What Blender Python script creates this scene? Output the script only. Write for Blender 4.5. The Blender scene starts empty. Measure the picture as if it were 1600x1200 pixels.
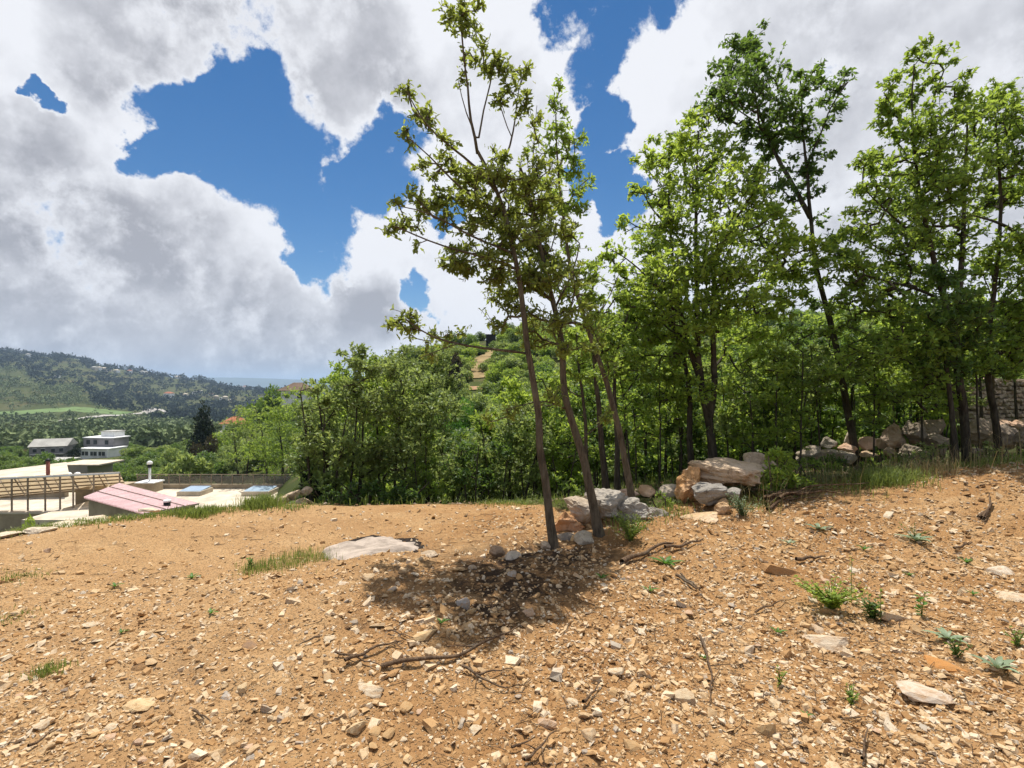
import bpy, bmesh, math, random
import numpy as np
from mathutils import Vector

rng = np.random.default_rng(7)
random.seed(7)
S = bpy.context.scene
COL = S.collection

# ------------------------------------------------------------------ camera, sky, sun, exposure
EYE = 1.6
FPX = 800.0
cam_d = bpy.data.cameras.new('camera')
cam_d.sensor_width = 36.0
cam_d.lens = 18.0
cam_d.clip_start = 0.05
cam_d.clip_end = 60000
cam = bpy.data.objects.new('camera', cam_d)
cam.location = (0, 0, EYE)
cam.rotation_euler = (math.radians(90), 0, 0)
COL.objects.link(cam)
S.camera = cam

SUN_EL = math.radians(71)
SUN_AZ = math.radians(-6)
sun_dir = Vector((math.sin(SUN_AZ) * math.cos(SUN_EL), math.cos(SUN_AZ) * math.cos(SUN_EL), math.sin(SUN_EL)))
sun_d = bpy.data.lights.new('sun', 'SUN')
sun_d.energy = 5.0
sun_d.angle = math.radians(0.53)
sun_d.color = (1.0, 0.95, 0.87)
sun = bpy.data.objects.new('sun', sun_d)
sun.rotation_euler = sun_dir.to_track_quat('Z', 'Y').to_euler()
sun.location = (0, 0, 60)
COL.objects.link(sun)

S.view_settings.view_transform = 'Standard'
S.view_settings.look = 'None'
S.view_settings.exposure = 0.32
S.view_settings.gamma = 1.0
S.view_settings.use_curve_mapping = False
S.cycles.use_denoising = True
S.cycles.max_bounces = 6
S.cycles.diffuse_bounces = 3
S.cycles.glossy_bounces = 2
S.cycles.transmission_bounces = 4
S.cycles.transparent_max_bounces = 6
S.cycles.volume_bounces = 0
S.cycles.sample_clamp_indirect = 6.0
S.cycles.use_adaptive_sampling = True
S.cycles.adaptive_threshold = 0.015


def pixdir(u, v):
    d = Vector(((u - 800) / FPX, 1.0, -(v - 600) / FPX))
    return d.normalized()


def build_world():
    w = bpy.data.worlds.new('World')
    S.world = w
    w.use_nodes = True
    w.cycles.sampling_method = 'MANUAL'
    w.cycles.sample_map_resolution = 512
    nt = w.node_tree
    nt.nodes.clear()
    N, L = nt.nodes, nt.links

    def math_(op, a, b=None, clamp=False):
        n = N.new('ShaderNodeMath'); n.operation = op; n.use_clamp = clamp
        for i, q in enumerate((a, b)):
            if q is None: continue
            if isinstance(q, (int, float)): n.inputs[i].default_value = q
            else: L.new(q, n.inputs[i])
        return n.outputs[0]

    def mrange(x, a, b, c=0.0, d=1.0, t='SMOOTHSTEP'):
        n = N.new('ShaderNodeMapRange'); n.interpolation_type = t
        L.new(x, n.inputs['Value'])
        n.inputs['From Min'].default_value = a; n.inputs['From Max'].default_value = b
        n.inputs['To Min'].default_value = c; n.inputs['To Max'].default_value = d
        return n.outputs['Result']

    def noise(vec, scale, detail, rough=0.55, color=False):
        n = N.new('ShaderNodeTexNoise')
        L.new(vec, n.inputs['Vector'])
        n.inputs['Scale'].default_value = scale
        n.inputs['Detail'].default_value = detail
        n.inputs['Roughness'].default_value = rough
        return n.outputs['Color' if color else 'Fac']

    def vmath(op, a, b=None, scale=None):
        n = N.new('ShaderNodeVectorMath'); n.operation = op
        L.new(a, n.inputs[0])
        if b is not None:
            if isinstance(b, (tuple, list, Vector)): n.inputs[1].default_value = b
            else: L.new(b, n.inputs[1])
        if scale is not None: n.inputs['Scale'].default_value = scale
        return n.outputs['Value' if op in ('DOT_PRODUCT', 'LENGTH') else 'Vector']

    tc = N.new('ShaderNodeTexCoord')
    d0 = vmath('NORMALIZE', tc.outputs['Generated'])
    warp = vmath('SUBTRACT', noise(d0, 4.6, 9, 0.6, True), (0.5, 0.5, 0.5))
    d1 = vmath('NORMALIZE', vmath('ADD', d0, vmath('SCALE', warp, scale=0.24)))

    def blobs(lst, soft=1.65):
        out = None
        for (u, v, r) in lst:
            c = pixdir(u, v)
            a = 0.5 * (c.angle(pixdir(u + r, v)) + c.angle(pixdir(u, v + r)))
            k = mrange(vmath('DOT_PRODUCT', d1, c), math.cos(soft * a), math.cos(0.2 * a))
            out = k if out is None else math_('MAXIMUM', out, k)
        return out

    def dirs(lst):
        out = None
        for (az, el, r) in lst:
            az, el, a = math.radians(az), math.radians(el), math.radians(r)
            c = (math.sin(az) * math.cos(el), math.cos(az) * math.cos(el), math.sin(el))
            k = mrange(vmath('DOT_PRODUCT', d1, c), math.cos(1.45 * a), math.cos(0.35 * a))
            out = k if out is None else math_('MAXIMUM', out, k)
        return out

    holes = blobs([(290, 190, 62), (345, 165, 62), (410, 185, 70), (455, 235, 72), (400, 255, 78), (330, 245, 50),
                   (470, 300, 55), (505, 345, 48), (505, 405, 34), (600, 262, 52), (622, 225, 40), (560, 300, 40),
                   (40, 124, 20), (75, 142, 20), (245, 225, 40),
                   (895, 10, 56), (955, 45, 62), (1015, 10, 50), (935, 105, 46), (950, 190, 36), (940, 275, 34), (970, 320, 26),
                   (645, 470, 26), (690, 352, 24)])
    far_holes = dirs([(70, 38, 12), (95, 25, 9), (140, 45, 14), (180, 30, 12), (-150, 50, 15), (-110, 28, 11),
                      (-75, 55, 10), (-60, 20, 7), (30, 82, 8), (120, 18, 8), (-170, 20, 8)])
    hole = math_('MAXIMUM', holes, far_holes)
    n1 = noise(d0, 6.0, 12, 0.62)
    n2 = noise(d0, 2.6, 4, 0.5)
    f = math_('ADD', math_('SUBTRACT', 1.0, hole), math_('MULTIPLY', math_('SUBTRACT', n1, 0.5), 2.5))
    n3 = noise(d0, 19.0, 10, 0.65)
    f = math_('ADD', f, math_('MULTIPLY', math_('SUBTRACT', n3, 0.5), 1.3))
    f = math_('ADD', f, math_('MULTIPLY', math_('SUBTRACT', n2, 0.5), 0.25))
    mask = mrange(f, 0.30, 0.66)
    # billow relief: the same turbulence seen a little towards the sun
    dsun = vmath('ADD', d0, tuple(sun_dir * 0.045))
    emb = math_('SUBTRACT', noise(d0, 5.0, 6, 0.55), noise(dsun, 5.0, 6, 0.55))
    dsun2 = vmath('ADD', d0, tuple(sun_dir * 0.02))
    emb2 = math_('SUBTRACT', noise(d0, 13.0, 6, 0.6), noise(dsun2, 13.0, 6, 0.6))
    emb = math_('ADD', math_('MULTIPLY', emb, 1.9), math_('MULTIPLY', emb2, 0.6))
    grey = blobs([(330, 50, 120), (480, 70, 95), (180, 20, 90), (40, 450, 110), (200, 410, 85), (250, 470, 75), (130, 520, 110),
                  (300, 540, 70), (60, 230, 50), (560, 90, 60),
                  (420, 520, 70), (-60, 540, 120), (90, 330, 40), (120, 560, 70), (270, 565, 70), (400, 560, 60), (560, 480, 40)], 2.1)
    gfar = dirs([(60, 20, 16), (100, 45, 20), (150, 25, 18), (-140, 30, 18), (-90, 40, 18), (175, 60, 16), (-40, 75, 12)])
    soft_grey = math_('MULTIPLY', blobs([(1350, 220, 130), (1480, 90, 110), (1230, 60, 60), (1420, 350, 90)], 2.1), 0.42)
    g = math_('MAXIMUM', math_('MULTIPLY', math_('MAXIMUM', grey, gfar), 0.86), soft_grey)
    g = math_('ADD', g, math_('MULTIPLY', math_('SUBTRACT', noise(d0, 3.6, 4, 0.5), 0.50), 1.5))
    g = math_('SUBTRACT', g, emb)
    thin = mrange(f, 0.45, 1.15)
    g = math_('MULTIPLY', g, thin, clamp=True)
    mixc = N.new('ShaderNodeMix'); mixc.data_type = 'RGBA'
    L.new(g, mixc.inputs['Factor'])
    mixc.inputs[6].default_value = (0.72, 0.73, 0.765, 1)
    mixc.inputs[7].default_value = (0.33, 0.335, 0.37, 1)
    sky = N.new('ShaderNodeTexSky')
    sky.sky_type = 'NISHITA'
    sky.sun_disc = False
    sky.sun_elevation = SUN_EL
    sky.sun_rotation = SUN_AZ
    sky.altitude = 900
    sky.air_density = 1.0
    sky.dust_density = 0.0
    sky.ozone_density = 3.0
    hs = N.new('ShaderNodeHueSaturation'); L.new(sky.outputs[0], hs.inputs['Color']); hs.inputs['Saturation'].default_value = 1.3
    b1 = N.new('ShaderNodeBackground'); L.new(hs.outputs[0], b1.inputs[0]); b1.inputs[1].default_value = 0.078
    b2 = N.new('ShaderNodeBackground'); L.new(mixc.outputs[2], b2.inputs[0]); b2.inputs[1].default_value = 1.0
    mx = N.new('ShaderNodeMixShader')
    L.new(mask, mx.inputs[0]); L.new(b1.outputs[0], mx.inputs[1]); L.new(b2.outputs[0], mx.inputs[2])
    out = N.new('ShaderNodeOutputWorld'); L.new(mx.outputs[0], out.inputs[0])


build_world()

# ------------------------------------------------------------------ helpers: noise, meshes, tags


def _hash(ix, iy, iz, seed):
    h = (ix * 374761393 + iy * 668265263 + iz * 2147483647 + seed * 1274126177) & 0xFFFFFFFF
    h = ((h ^ (h >> 13)) * 1274126177) & 0xFFFFFFFF
    h = h ^ (h >> 16)
    return (h & 0xFFFF) / 65535.0


def vnoise(p, seed=0):
    p = np.asarray(p, dtype=np.float64)
    i = np.floor(p).astype(np.int64)
    f = p - i
    f = f * f * (3 - 2 * f)
    r = 0
    for dx in (0, 1):
        wx = f[:, 0] if dx else 1 - f[:, 0]
        for dy in (0, 1):
            wy = f[:, 1] if dy else 1 - f[:, 1]
            for dz in (0, 1):
                wz = f[:, 2] if dz else 1 - f[:, 2]
                r = r + wx * wy * wz * _hash(i[:, 0] + dx, i[:, 1] + dy, i[:, 2] + dz, seed)
    return r * 2 - 1


def fbm(p, octs=4, gain=0.5, seed=0):
    p = np.asarray(p, dtype=np.float64)
    a, s, r = 1.0, 1.0, 0
    for k in range(octs):
        r = r + a * vnoise(p * s + 17.3 * k, seed + k)
        a *= gain; s *= 2.03
    return r


def mesh_np(name, verts, polys, smooth=False):
    """polys: (M,k) int array, or list of such arrays"""
    if not isinstance(polys, list): polys = [polys]
    polys = [np.asarray(q, dtype=np.int32) for q in polys if len(q)]
    me = bpy.data.meshes.new(name)
    verts = np.ascontiguousarray(verts, dtype=np.float32)
    me.vertices.add(len(verts))
    me.vertices.foreach_set('co', verts.ravel())
    loops = np.concatenate([q.ravel() for q in polys])
    tot = np.concatenate([np.full(len(q), q.shape[1], dtype=np.int32) for q in polys])
    start = np.concatenate([[0], np.cumsum(tot)[:-1]]).astype(np.int32)
    me.loops.add(len(loops))
    me.loops.foreach_set('vertex_index', loops)
    me.polygons.add(len(tot))
    me.polygons.foreach_set('loop_start', start)
    me.polygons.foreach_set('loop_total', tot)
    me.polygons.foreach_set('use_smooth', np.full(len(tot), bool(smooth)))
    me.update(calc_edges=True)
    return me


def tag(o, label=None, cat=None, group=None, kind=None):
    if label: o['label'] = label
    if cat: o['category'] = cat
    if group: o['group'] = group
    if kind: o['kind'] = kind
    return o


def obj(name, me, mat=None, parent=None, loc=None, rz=None):
    o = bpy.data.objects.new(name, me)
    COL.objects.link(o)
    if mat is not None and me is not None and not me.materials:
        me.materials.append(mat)
    if parent is not None: o.parent = parent
    if loc is not None: o.location = loc
    if rz is not None: o.rotation_euler = (0, 0, rz)
    return o


def empty(name, loc=(0, 0, 0), rz=0):
    o = bpy.data.objects.new(name, None)
    o.empty_display_size = 0.1
    COL.objects.link(o)
    o.location = loc
    o.rotation_euler = (0, 0, rz)
    return o


class MB:
    def __init__(self): self.v, self.q, self.n = [], {}, 0

    def add(self, verts, faces):
        verts = np.asarray(verts, dtype=float)
        self.v.append(verts)
        for f in faces:
            self.q.setdefault(len(f), []).append([i + self.n for i in f])
        self.n += len(verts)
        return self

    def box(self, c, s, rz=0.0):
        hx, hy, hz = s[0] / 2, s[1] / 2, s[2] / 2
        p = np.array([[x, y, z] for z in (-hz, hz) for x, y in ((-hx, -hy), (hx, -hy), (hx, hy), (-hx, hy))])
        if rz:
            ca, sa = math.cos(rz), math.sin(rz)
            p[:, :2] = p[:, :2] @ np.array([[ca, sa], [-sa, ca]])
        return self.add(p + np.array(c), [(3, 2, 1, 0), (4, 5, 6, 7), (0, 1, 5, 4), (1, 2, 6, 5), (2, 3, 7, 6), (3, 0, 4, 7)])

    def slab(self, a, b, c, d, t):
        """thick quad; a,b,c,d counterclockwise seen from outside, thickness t inwards"""
        p = np.array([a, b, c, d], dtype=float)
        n = np.cross(p[1] - p[0], p[3] - p[0]); n /= np.linalg.norm(n)
        q = np.vstack([p, p - n * t])
        return self.add(q, [(0, 1, 2, 3), (7, 6, 5, 4), (0, 4, 5, 1), (1, 5, 6, 2), (2, 6, 7, 3), (3, 7, 4, 0)])

    def tube(self, pts, rad, n=6, cap=True):
        v, f = tube_np(np.asarray(pts, float), np.broadcast_to(rad, (len(pts),)), n)
        self.add(v, f.tolist())
        if cap:
            m = len(pts)
            self.q.setdefault(n, []).append([self.n - n * m + k for k in range(n)][::-1])
            self.q.setdefault(n, []).append([self.n - n + k for k in range(n)])
        return self

    def build(self, name, mat, parent=None, smooth=False, loc=None, rz=None):
        me = mesh_np(name, np.vstack(self.v), [np.array(x) for x in self.q.values()], smooth)
        return obj(name, me, mat, parent, loc, rz)


def tube_np(pts, rad, n):
    m = len(pts)
    t = np.gradient(pts, axis=0)
    t /= np.linalg.norm(t, axis=1)[:, None] + 1e-9
    ref = np.array([1.0, 0.13, 0.07]) if abs(t[0, 0]) < 0.8 else np.array([0.1, 1.0, 0.0])
    a = ref[None, :] - t * (t @ ref)[:, None]
    a /= np.linalg.norm(a, axis=1)[:, None] + 1e-9
    b = np.cross(t, a)
    ang = np.arange(n) * 2 * math.pi / n
    ring = a[:, None, :] * np.cos(ang)[None, :, None] + b[:, None, :] * np.sin(ang)[None, :, None]
    v = pts[:, None, :] + ring * np.asarray(rad)[:, None, None]
    i = np.arange(m - 1)[:, None] * n
    k = np.arange(n)[None, :]
    k2 = (k + 1) % n
    f = np.stack([i + k, i + k2, i + n + k2, i + n + k], axis=-1).reshape(-1, 4)
    return v.reshape(-1, 3), f


def P(u, v, Y):
    return np.array([(u - 800) / FPX * Y, Y, EYE - (v - 600) / FPX * Y])


def smooth01(x, a, b):
    t = np.clip((x - a) / (b - a), 0, 1)
    return t * t * (3 - 2 * t)

# ------------------------------------------------------------------ materials


def new_mat(name):
    m = bpy.data.materials.new(name)
    m.use_nodes = True
    nt = m.node_tree
    nt.nodes.clear()
    out = nt.nodes.new('ShaderNodeOutputMaterial')
    return m, nt, out


class NT:
    def __init__(self, nt): self.nt, self.N, self.L = nt, nt.nodes, nt.links

    def put(self, sock, val):
        if hasattr(val, 'is_linked') or isinstance(val, bpy.types.NodeSocket): self.L.new(val, sock)
        else:
            if isinstance(val, (tuple, list)) and len(val) == 3 and sock.type == 'RGBA': val = (*val, 1)
            sock.default_value = val

    def pos(self, kind='Object'):
        n = self.N.new('ShaderNodeTexCoord'); return n.outputs[kind]

    def world_pos(self):
        return self.N.new('ShaderNodeNewGeometry').outputs['Position']

    def island(self):
        return self.N.new('ShaderNodeNewGeometry').outputs['Random Per Island']

    def objrand(self):
        return self.N.new('ShaderNodeObjectInfo').outputs['Random']

    def objcol(self):
        return self.N.new('ShaderNodeObjectInfo').outputs['Color']

    def attr(self, name):
        n = self.N.new('ShaderNodeAttribute'); n.attribute_name = name
        return n.outputs['Fac']

    def noise(self, vec, scale, detail=4, rough=0.55, out='Fac', dist=0.0):
        n = self.N.new('ShaderNodeTexNoise'); self.L.new(vec, n.inputs['Vector'])
        n.inputs['Scale'].default_value = scale; n.inputs['Detail'].default_value = detail
        n.inputs['Roughness'].default_value = rough; n.inputs['Distortion'].default_value = dist
        return n.outputs[out]

    def voro(self, vec, scale, feature='F1', out='Distance', rand=1.0):
        n = self.N.new('ShaderNodeTexVoronoi'); n.feature = feature; self.L.new(vec, n.inputs['Vector'])
        n.inputs['Scale'].default_value = scale; n.inputs['Randomness'].default_value = rand
        return n.outputs[out]

    def map(self, vec, scale):
        n = self.N.new('ShaderNodeMapping'); self.L.new(vec, n.inputs['Vector'])
        n.inputs['Scale'].default_value = scale
        return n.outputs[0]

    def ramp(self, fac, stops, interp='LINEAR'):
        n = self.N.new('ShaderNodeValToRGB'); self.L.new(fac, n.inputs[0])
        cr = n.color_ramp; cr.interpolation = interp
        while len(cr.elements) < len(stops): cr.elements.new(0.5)
        for e, (p, c) in zip(cr.elements, stops):
            e.position = p; e.color = (*c, 1) if len(c) == 3 else c
        return n.outputs[0]

    def mix(self, fac, a, b, mode='MIX'):
        n = self.N.new('ShaderNodeMix'); n.data_type = 'RGBA'; n.blend_type = mode
        self.put(n.inputs[0], fac); self.put(n.inputs[6], a); self.put(n.inputs[7], b)
        return n.outputs[2]

    def math(self, op, a, b=0.0, clamp=False):
        n = self.N.new('ShaderNodeMath'); n.operation = op; n.use_clamp = clamp
        self.put(n.inputs[0], a); self.put(n.inputs[1], b)
        return n.outputs[0]

    def mrange(self, x, a, b, c=0.0, d=1.0):
        n = self.N.new('ShaderNodeMapRange'); n.interpolation_type = 'SMOOTHSTEP'
        self.put(n.inputs['Value'], x)
        for k, q in zip(('From Min', 'From Max', 'To Min', 'To Max'), (a, b, c, d)): n.inputs[k].default_value = q
        return n.outputs[0]

    def hsv(self, col, h=0.5, s=1.0, v=1.0):
        n = self.N.new('ShaderNodeHueSaturation')
        self.put(n.inputs['Hue'], h); self.put(n.inputs['Saturation'], s); self.put(n.inputs['Value'], v)
        self.put(n.inputs['Color'], col)
        return n.outputs[0]

    def bump(self, height, dist, strength=1.0):
        n = self.N.new('ShaderNodeBump'); self.L.new(height, n.inputs['Height'])
        n.inputs['Distance'].default_value = dist; n.inputs['Strength'].default_value = strength
        return n.outputs[0]

    def princ(self, col, rough=0.9, normal=None, spec=0.2, metal=0.0):
        n = self.N.new('ShaderNodeBsdfPrincipled')
        self.put(n.inputs['Base Color'], col); self.put(n.inputs['Roughness'], rough)
        n.inputs['Specular IOR Level'].default_value = spec
        n.inputs['Metallic'].default_value = metal
        if normal is not None: self.L.new(normal, n.inputs['Normal'])
        return n.outputs[0]


def mat_soil():
    m, nt, out = new_mat('soil')
    k = NT(nt)
    p = k.pos()
    n1 = k.noise(p, 1.3, 6, 0.6)
    n2 = k.noise(p, 9.0, 5, 0.65)
    col = k.ramp(n1, [(0.25, (0.275, 0.142, 0.056)), (0.5, (0.395, 0.226, 0.098)), (0.75, (0.495, 0.322, 0.162))])
    col = k.mix(k.mrange(n2, 0.35, 0.75, 0.0, 0.75), col, (0.25, 0.125, 0.050))
    big = k.noise(p, 0.55, 5, 0.6, dist=0.8)
    col = k.mix(k.mrange(big, 0.54, 0.70, 0.0, 0.5), col, (0.25, 0.125, 0.050))
    col = k.mix(k.mrange(big, 0.46, 0.30, 0.0, 0.6), col, (0.49, 0.33, 0.175))
    col = k.mix(k.math('MULTIPLY', k.attr('rut'), k.mrange(n2, 0.3, 0.6, 0.2, 0.6)), col, (0.34, 0.19, 0.085))
    sx = k.N.new('ShaderNodeSeparateXYZ'); k.L.new(p, sx.inputs[0])
    col = k.mix(k.mrange(k.math('ADD', sx.outputs[0], k.math('MULTIPLY', big, 2.0)), -1.5, 1.2, 0.38, 0.0), col, (0.47, 0.315, 0.165))
    vc = k.voro(p, 62.0, 'F1', 'Color')
    vd = k.voro(p, 62.0, 'F1', 'Distance')
    grain = k.mrange(vd, 0.2, 0.42, 1.0, 0.0)
    sep = k.N.new('ShaderNodeSeparateColor'); k.L.new(vc, sep.inputs[0])
    pick = k.math('MULTIPLY', grain, k.mrange(sep.outputs[0], 0.45, 0.75))
    col = k.mix(pick, col, k.ramp(sep.outputs[1], [(0.0, (0.36, 0.20, 0.085)), (0.6, (0.50, 0.35, 0.20)), (1.0, (0.56, 0.45, 0.31))]))
    # humus and charred litter under the front trees, darkened to paint deeper crown shade
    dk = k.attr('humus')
    humus_shade = k.math('MULTIPLY', dk, k.mrange(k.noise(p, 7.0, 6, 0.7), 0.3, 0.6))
    col = k.mix(humus_shade, col, (0.055, 0.035, 0.022))
    g = k.attr('veg')
    gm = k.mrange(k.math('ADD', g, k.math('MULTIPLY', k.math('SUBTRACT', n2, 0.5), 0.8)), 0.35, 0.7)
    gcol = k.ramp(k.noise(p, 3.0, 5, 0.6), [(0.3, (0.045, 0.06, 0.018)), (0.55, (0.08, 0.085, 0.028)), (0.8, (0.16, 0.115, 0.05))])
    col = k.mix(gm, col, gcol)
    h = k.math('ADD', k.math('MULTIPLY', k.noise(p, 40.0, 6, 0.7), 0.8), k.math('MULTIPLY', grain, 0.5))
    nrm = k.bump(h, 0.022, 1.0)
    k.L.new(k.princ(col, 0.95, nrm, 0.08), out.inputs[0])
    return m


def mat_hill():
    m, nt, out = new_mat('hill_ground')
    k = NT(nt)
    p = k.pos()
    n1 = k.noise(p, 0.02, 6, 0.6)
    n2 = k.noise(p, 0.35, 6, 0.65)
    col = k.ramp(n1, [(0.3, (0.040, 0.055, 0.018)), (0.5, (0.060, 0.075, 0.024)), (0.7, (0.105, 0.095, 0.042))])
    col = k.mix(k.mrange(n2, 0.5, 0.75, 0, 0.6), col, (0.17, 0.125, 0.065))
    k.L.new(k.princ(col, 0.95, k.bump(n2, 0.3, 0.6), 0.05), out.inputs[0])
    return m


def mat_rock(name='limestone', tint=True):
    m, nt, out = new_mat(name)
    k = NT(nt)
    p = k.pos()
    base = k.objcol()
    n1 = k.noise(p, 2.2, 7, 0.62)
    n2 = k.noise(p, 11.0, 6, 0.7)
    col = k.mix(k.mrange(n1, 0.35, 0.7, 0.0, 0.8), base, k.hsv(base, 0.5, 0.75, 1.45))
    col = k.mix(k.mrange(n2, 0.52, 0.72, 0.0, 0.85), col, k.hsv(base, 0.5, 1.1, 0.42))
    rust = k.mrange(k.noise(p, 1.4, 5, 0.6, dist=0.6), 0.56, 0.68, 0.0, 0.75)
    col = k.mix(rust, col, (0.36, 0.19, 0.075))
    cr = k.voro(k.map(p, (1, 1, 1.6)), 3.2, 'DISTANCE_TO_EDGE')
    crk = k.mrange(cr, 0.0, 0.035, 0.0, 1.0)
    h = k.math('ADD', k.math('MULTIPLY', n2, 0.6), k.math('ADD', n1, k.math('MULTIPLY', crk, 0.12)))
    k.L.new(k.princ(col, 0.9, k.bump(h, 0.05, 0.9), 0.15), out.inputs[0])
    return m


def mat_gravel():
    m, nt, out = new_mat('gravel')
    k = NT(nt)
    r = k.island()
    col = k.ramp(r, [(0.0, (0.34, 0.19, 0.080)), (0.25, (0.45, 0.285, 0.138)), (0.5, (0.52, 0.37, 0.21)), (0.75, (0.57, 0.43, 0.275)),
                     (0.95, (0.63, 0.53, 0.39)), (1.0, (0.36, 0.31, 0.25))])
    n = k.noise(k.pos(), 55.0, 4, 0.65)
    col = k.mix(k.mrange(n, 0.45, 0.75, 0, 0.6), col, (0.34, 0.18, 0.07))
    k.L.new(k.princ(col, 0.92, k.bump(n, 0.006, 0.7), 0.1), out.inputs[0])
    return m


def mat_stone():
    m, nt, out = new_mat('loose_stone')
    k = NT(nt)
    p = k.pos()
    base = k.objcol()
    n1 = k.noise(p, 2.5, 6, 0.65)
    n2 = k.noise(p, 9.0, 6, 0.7)
    col = k.mix(k.mrange(n1, 0.4, 0.7, 0, 0.7), base, (0.40, 0.22, 0.09))
    col = k.mix(k.mrange(n2, 0.55, 0.75, 0, 0.6), col, k.hsv(base, 0.5, 0.8, 1.35))
    k.L.new(k.princ(col, 0.92, k.bump(n2, 0.25, 0.35), 0.12), out.inputs[0])
    return m


def mat_bark(name, a, b):
    m, nt, out = new_mat(name)
    k = NT(nt)
    p = k.pos()
    q = k.map(p, (1, 1, 0.22))
    n1 = k.noise(q, 28.0, 6, 0.7)
    n2 = k.noise(p, 3.0, 4, 0.6)
    col = k.mix(k.mrange(n1, 0.3, 0.7), a, b)
    col = k.mix(k.mrange(n2, 0.5, 0.7, 0, 0.45), col, (0.16, 0.15, 0.115))
    k.L.new(k.princ(col, 0.95, k.bump(n1, 0.02, 1.0), 0.1), out.inputs[0])
    return m


def mat_leaf(name, c0, c1, trans, tf=0.42, spread=0.08, patch=0.8):
    """c0/c1 two leaf greens, trans = colour of the light that comes through"""
    m, nt, out = new_mat(name)
    k = NT(nt)
    r = k.island()
    n = k.noise(k.world_pos(), patch, 3, 0.5)
    f = k.math('ADD', k.math('MULTIPLY', r, 0.6), k.math('MULTIPLY', k.math('SUBTRACT', n, 0.3), 0.9), True)
    col = k.mix(f, c0, c1)
    col = k.hsv(col, k.mrange(r, 0, 1, 0.5 - spread * 0.25, 0.5 + spread * 0.25), 1.0, k.mrange(n, 0.2, 0.8, 0.8, 1.2))
    tcol = k.mix(f, k.hsv(trans, 0.5, 1.0, 0.75), trans)
    d = k.princ(col, 0.5, None, 0.35)
    t = k.N.new('ShaderNodeBsdfTranslucent'); k.put(t.inputs[0], tcol)
    mx = k.N.new('ShaderNodeMixShader'); mx.inputs[0].default_value = tf
    k.L.new(d, mx.inputs[1]); k.L.new(t.outputs[0], mx.inputs[2])
    k.L.new(mx.outputs[0], out.inputs[0])
    return m


def mat_plain(name, col, rough=0.8, var=0.15, scale=1.0, bump=0.0, spec=0.25, metal=0.0):
    m, nt, out = new_mat(name)
    k = NT(nt)
    p = k.pos()
    n = k.noise(p, scale, 6, 0.65)
    c = k.mix(k.mrange(n, 0.3, 0.75, 0, 1), k.hsv(col, 0.5, 1.0, 1 + var), k.hsv(col, 0.5, 1.05, 1 - var * 1.6))
    nrm = k.bump(k.noise(p, scale * 9, 4, 0.6), bump, 0.6) if bump else None
    k.L.new(k.princ(c, rough, nrm, spec, metal), out.inputs[0])
    return m


def mat_far_wood(name, a, b):
    m, nt, out = new_mat(name)
    k = NT(nt)
    r = k.island()
    n = k.noise(k.world_pos(), 0.012, 4, 0.6)
    col = k.mix(k.math('ADD', k.math('MULTIPLY', r, 0.6), k.math('MULTIPLY', k.mrange(n, 0.35, 0.65), 0.4)), a, b)
    k.L.new(k.princ(col, 0.8, None, 0.1), out.inputs[0])
    return m


def mat_clear(name, col, alpha):
    m, nt, out = new_mat(name)
    k = NT(nt)
    d = k.princ(k.mix(k.mrange(k.noise(k.pos(), 0.7, 4), 0.3, 0.7), col, k.hsv(col, 0.5, 1.0, 0.8)), 0.25, None, 0.5)
    t = k.N.new('ShaderNodeBsdfTransparent')
    mx = k.N.new('ShaderNodeMixShader'); mx.inputs[0].default_value = alpha
    k.L.new(t.outputs[0], mx.inputs[1]); k.L.new(d, mx.inputs[2]); k.L.new(mx.outputs[0], out.inputs[0])
    return m


def mat_sheet(name, col):
    m, nt, out = new_mat(name)
    k = NT(nt)
    d = k.princ(k.mix(k.mrange(k.noise(k.pos(), 0.8, 4), 0.3, 0.7), col, k.hsv(col, 0.5, 1.0, 0.85)), 0.5, None, 0.3)
    t = k.N.new('ShaderNodeBsdfTranslucent'); k.put(t.inputs[0], col)
    mx = k.N.new('ShaderNodeMixShader'); mx.inputs[0].default_value = 0.6
    k.L.new(d, mx.inputs[1]); k.L.new(t.outputs[0], mx.inputs[2]); k.L.new(mx.outputs[0], out.inputs[0])
    return m


def mat_tiles(name):
    """pink corrugated sheet with faint white sun-bleached streaks"""
    m, nt, out = new_mat(name)
    k = NT(nt)
    p = k.pos()
    n = k.noise(k.map(p, (6, 0.5, 0.5)), 1.2, 5, 0.6)
    col = k.ramp(n, [(0.3, (0.66, 0.44, 0.445)), (0.5, (0.76, 0.57, 0.57)), (0.75, (0.82, 0.72, 0.71))])
    k.L.new(k.princ(col, 0.6, None, 0.3), out.inputs[0])
    return m


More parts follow.
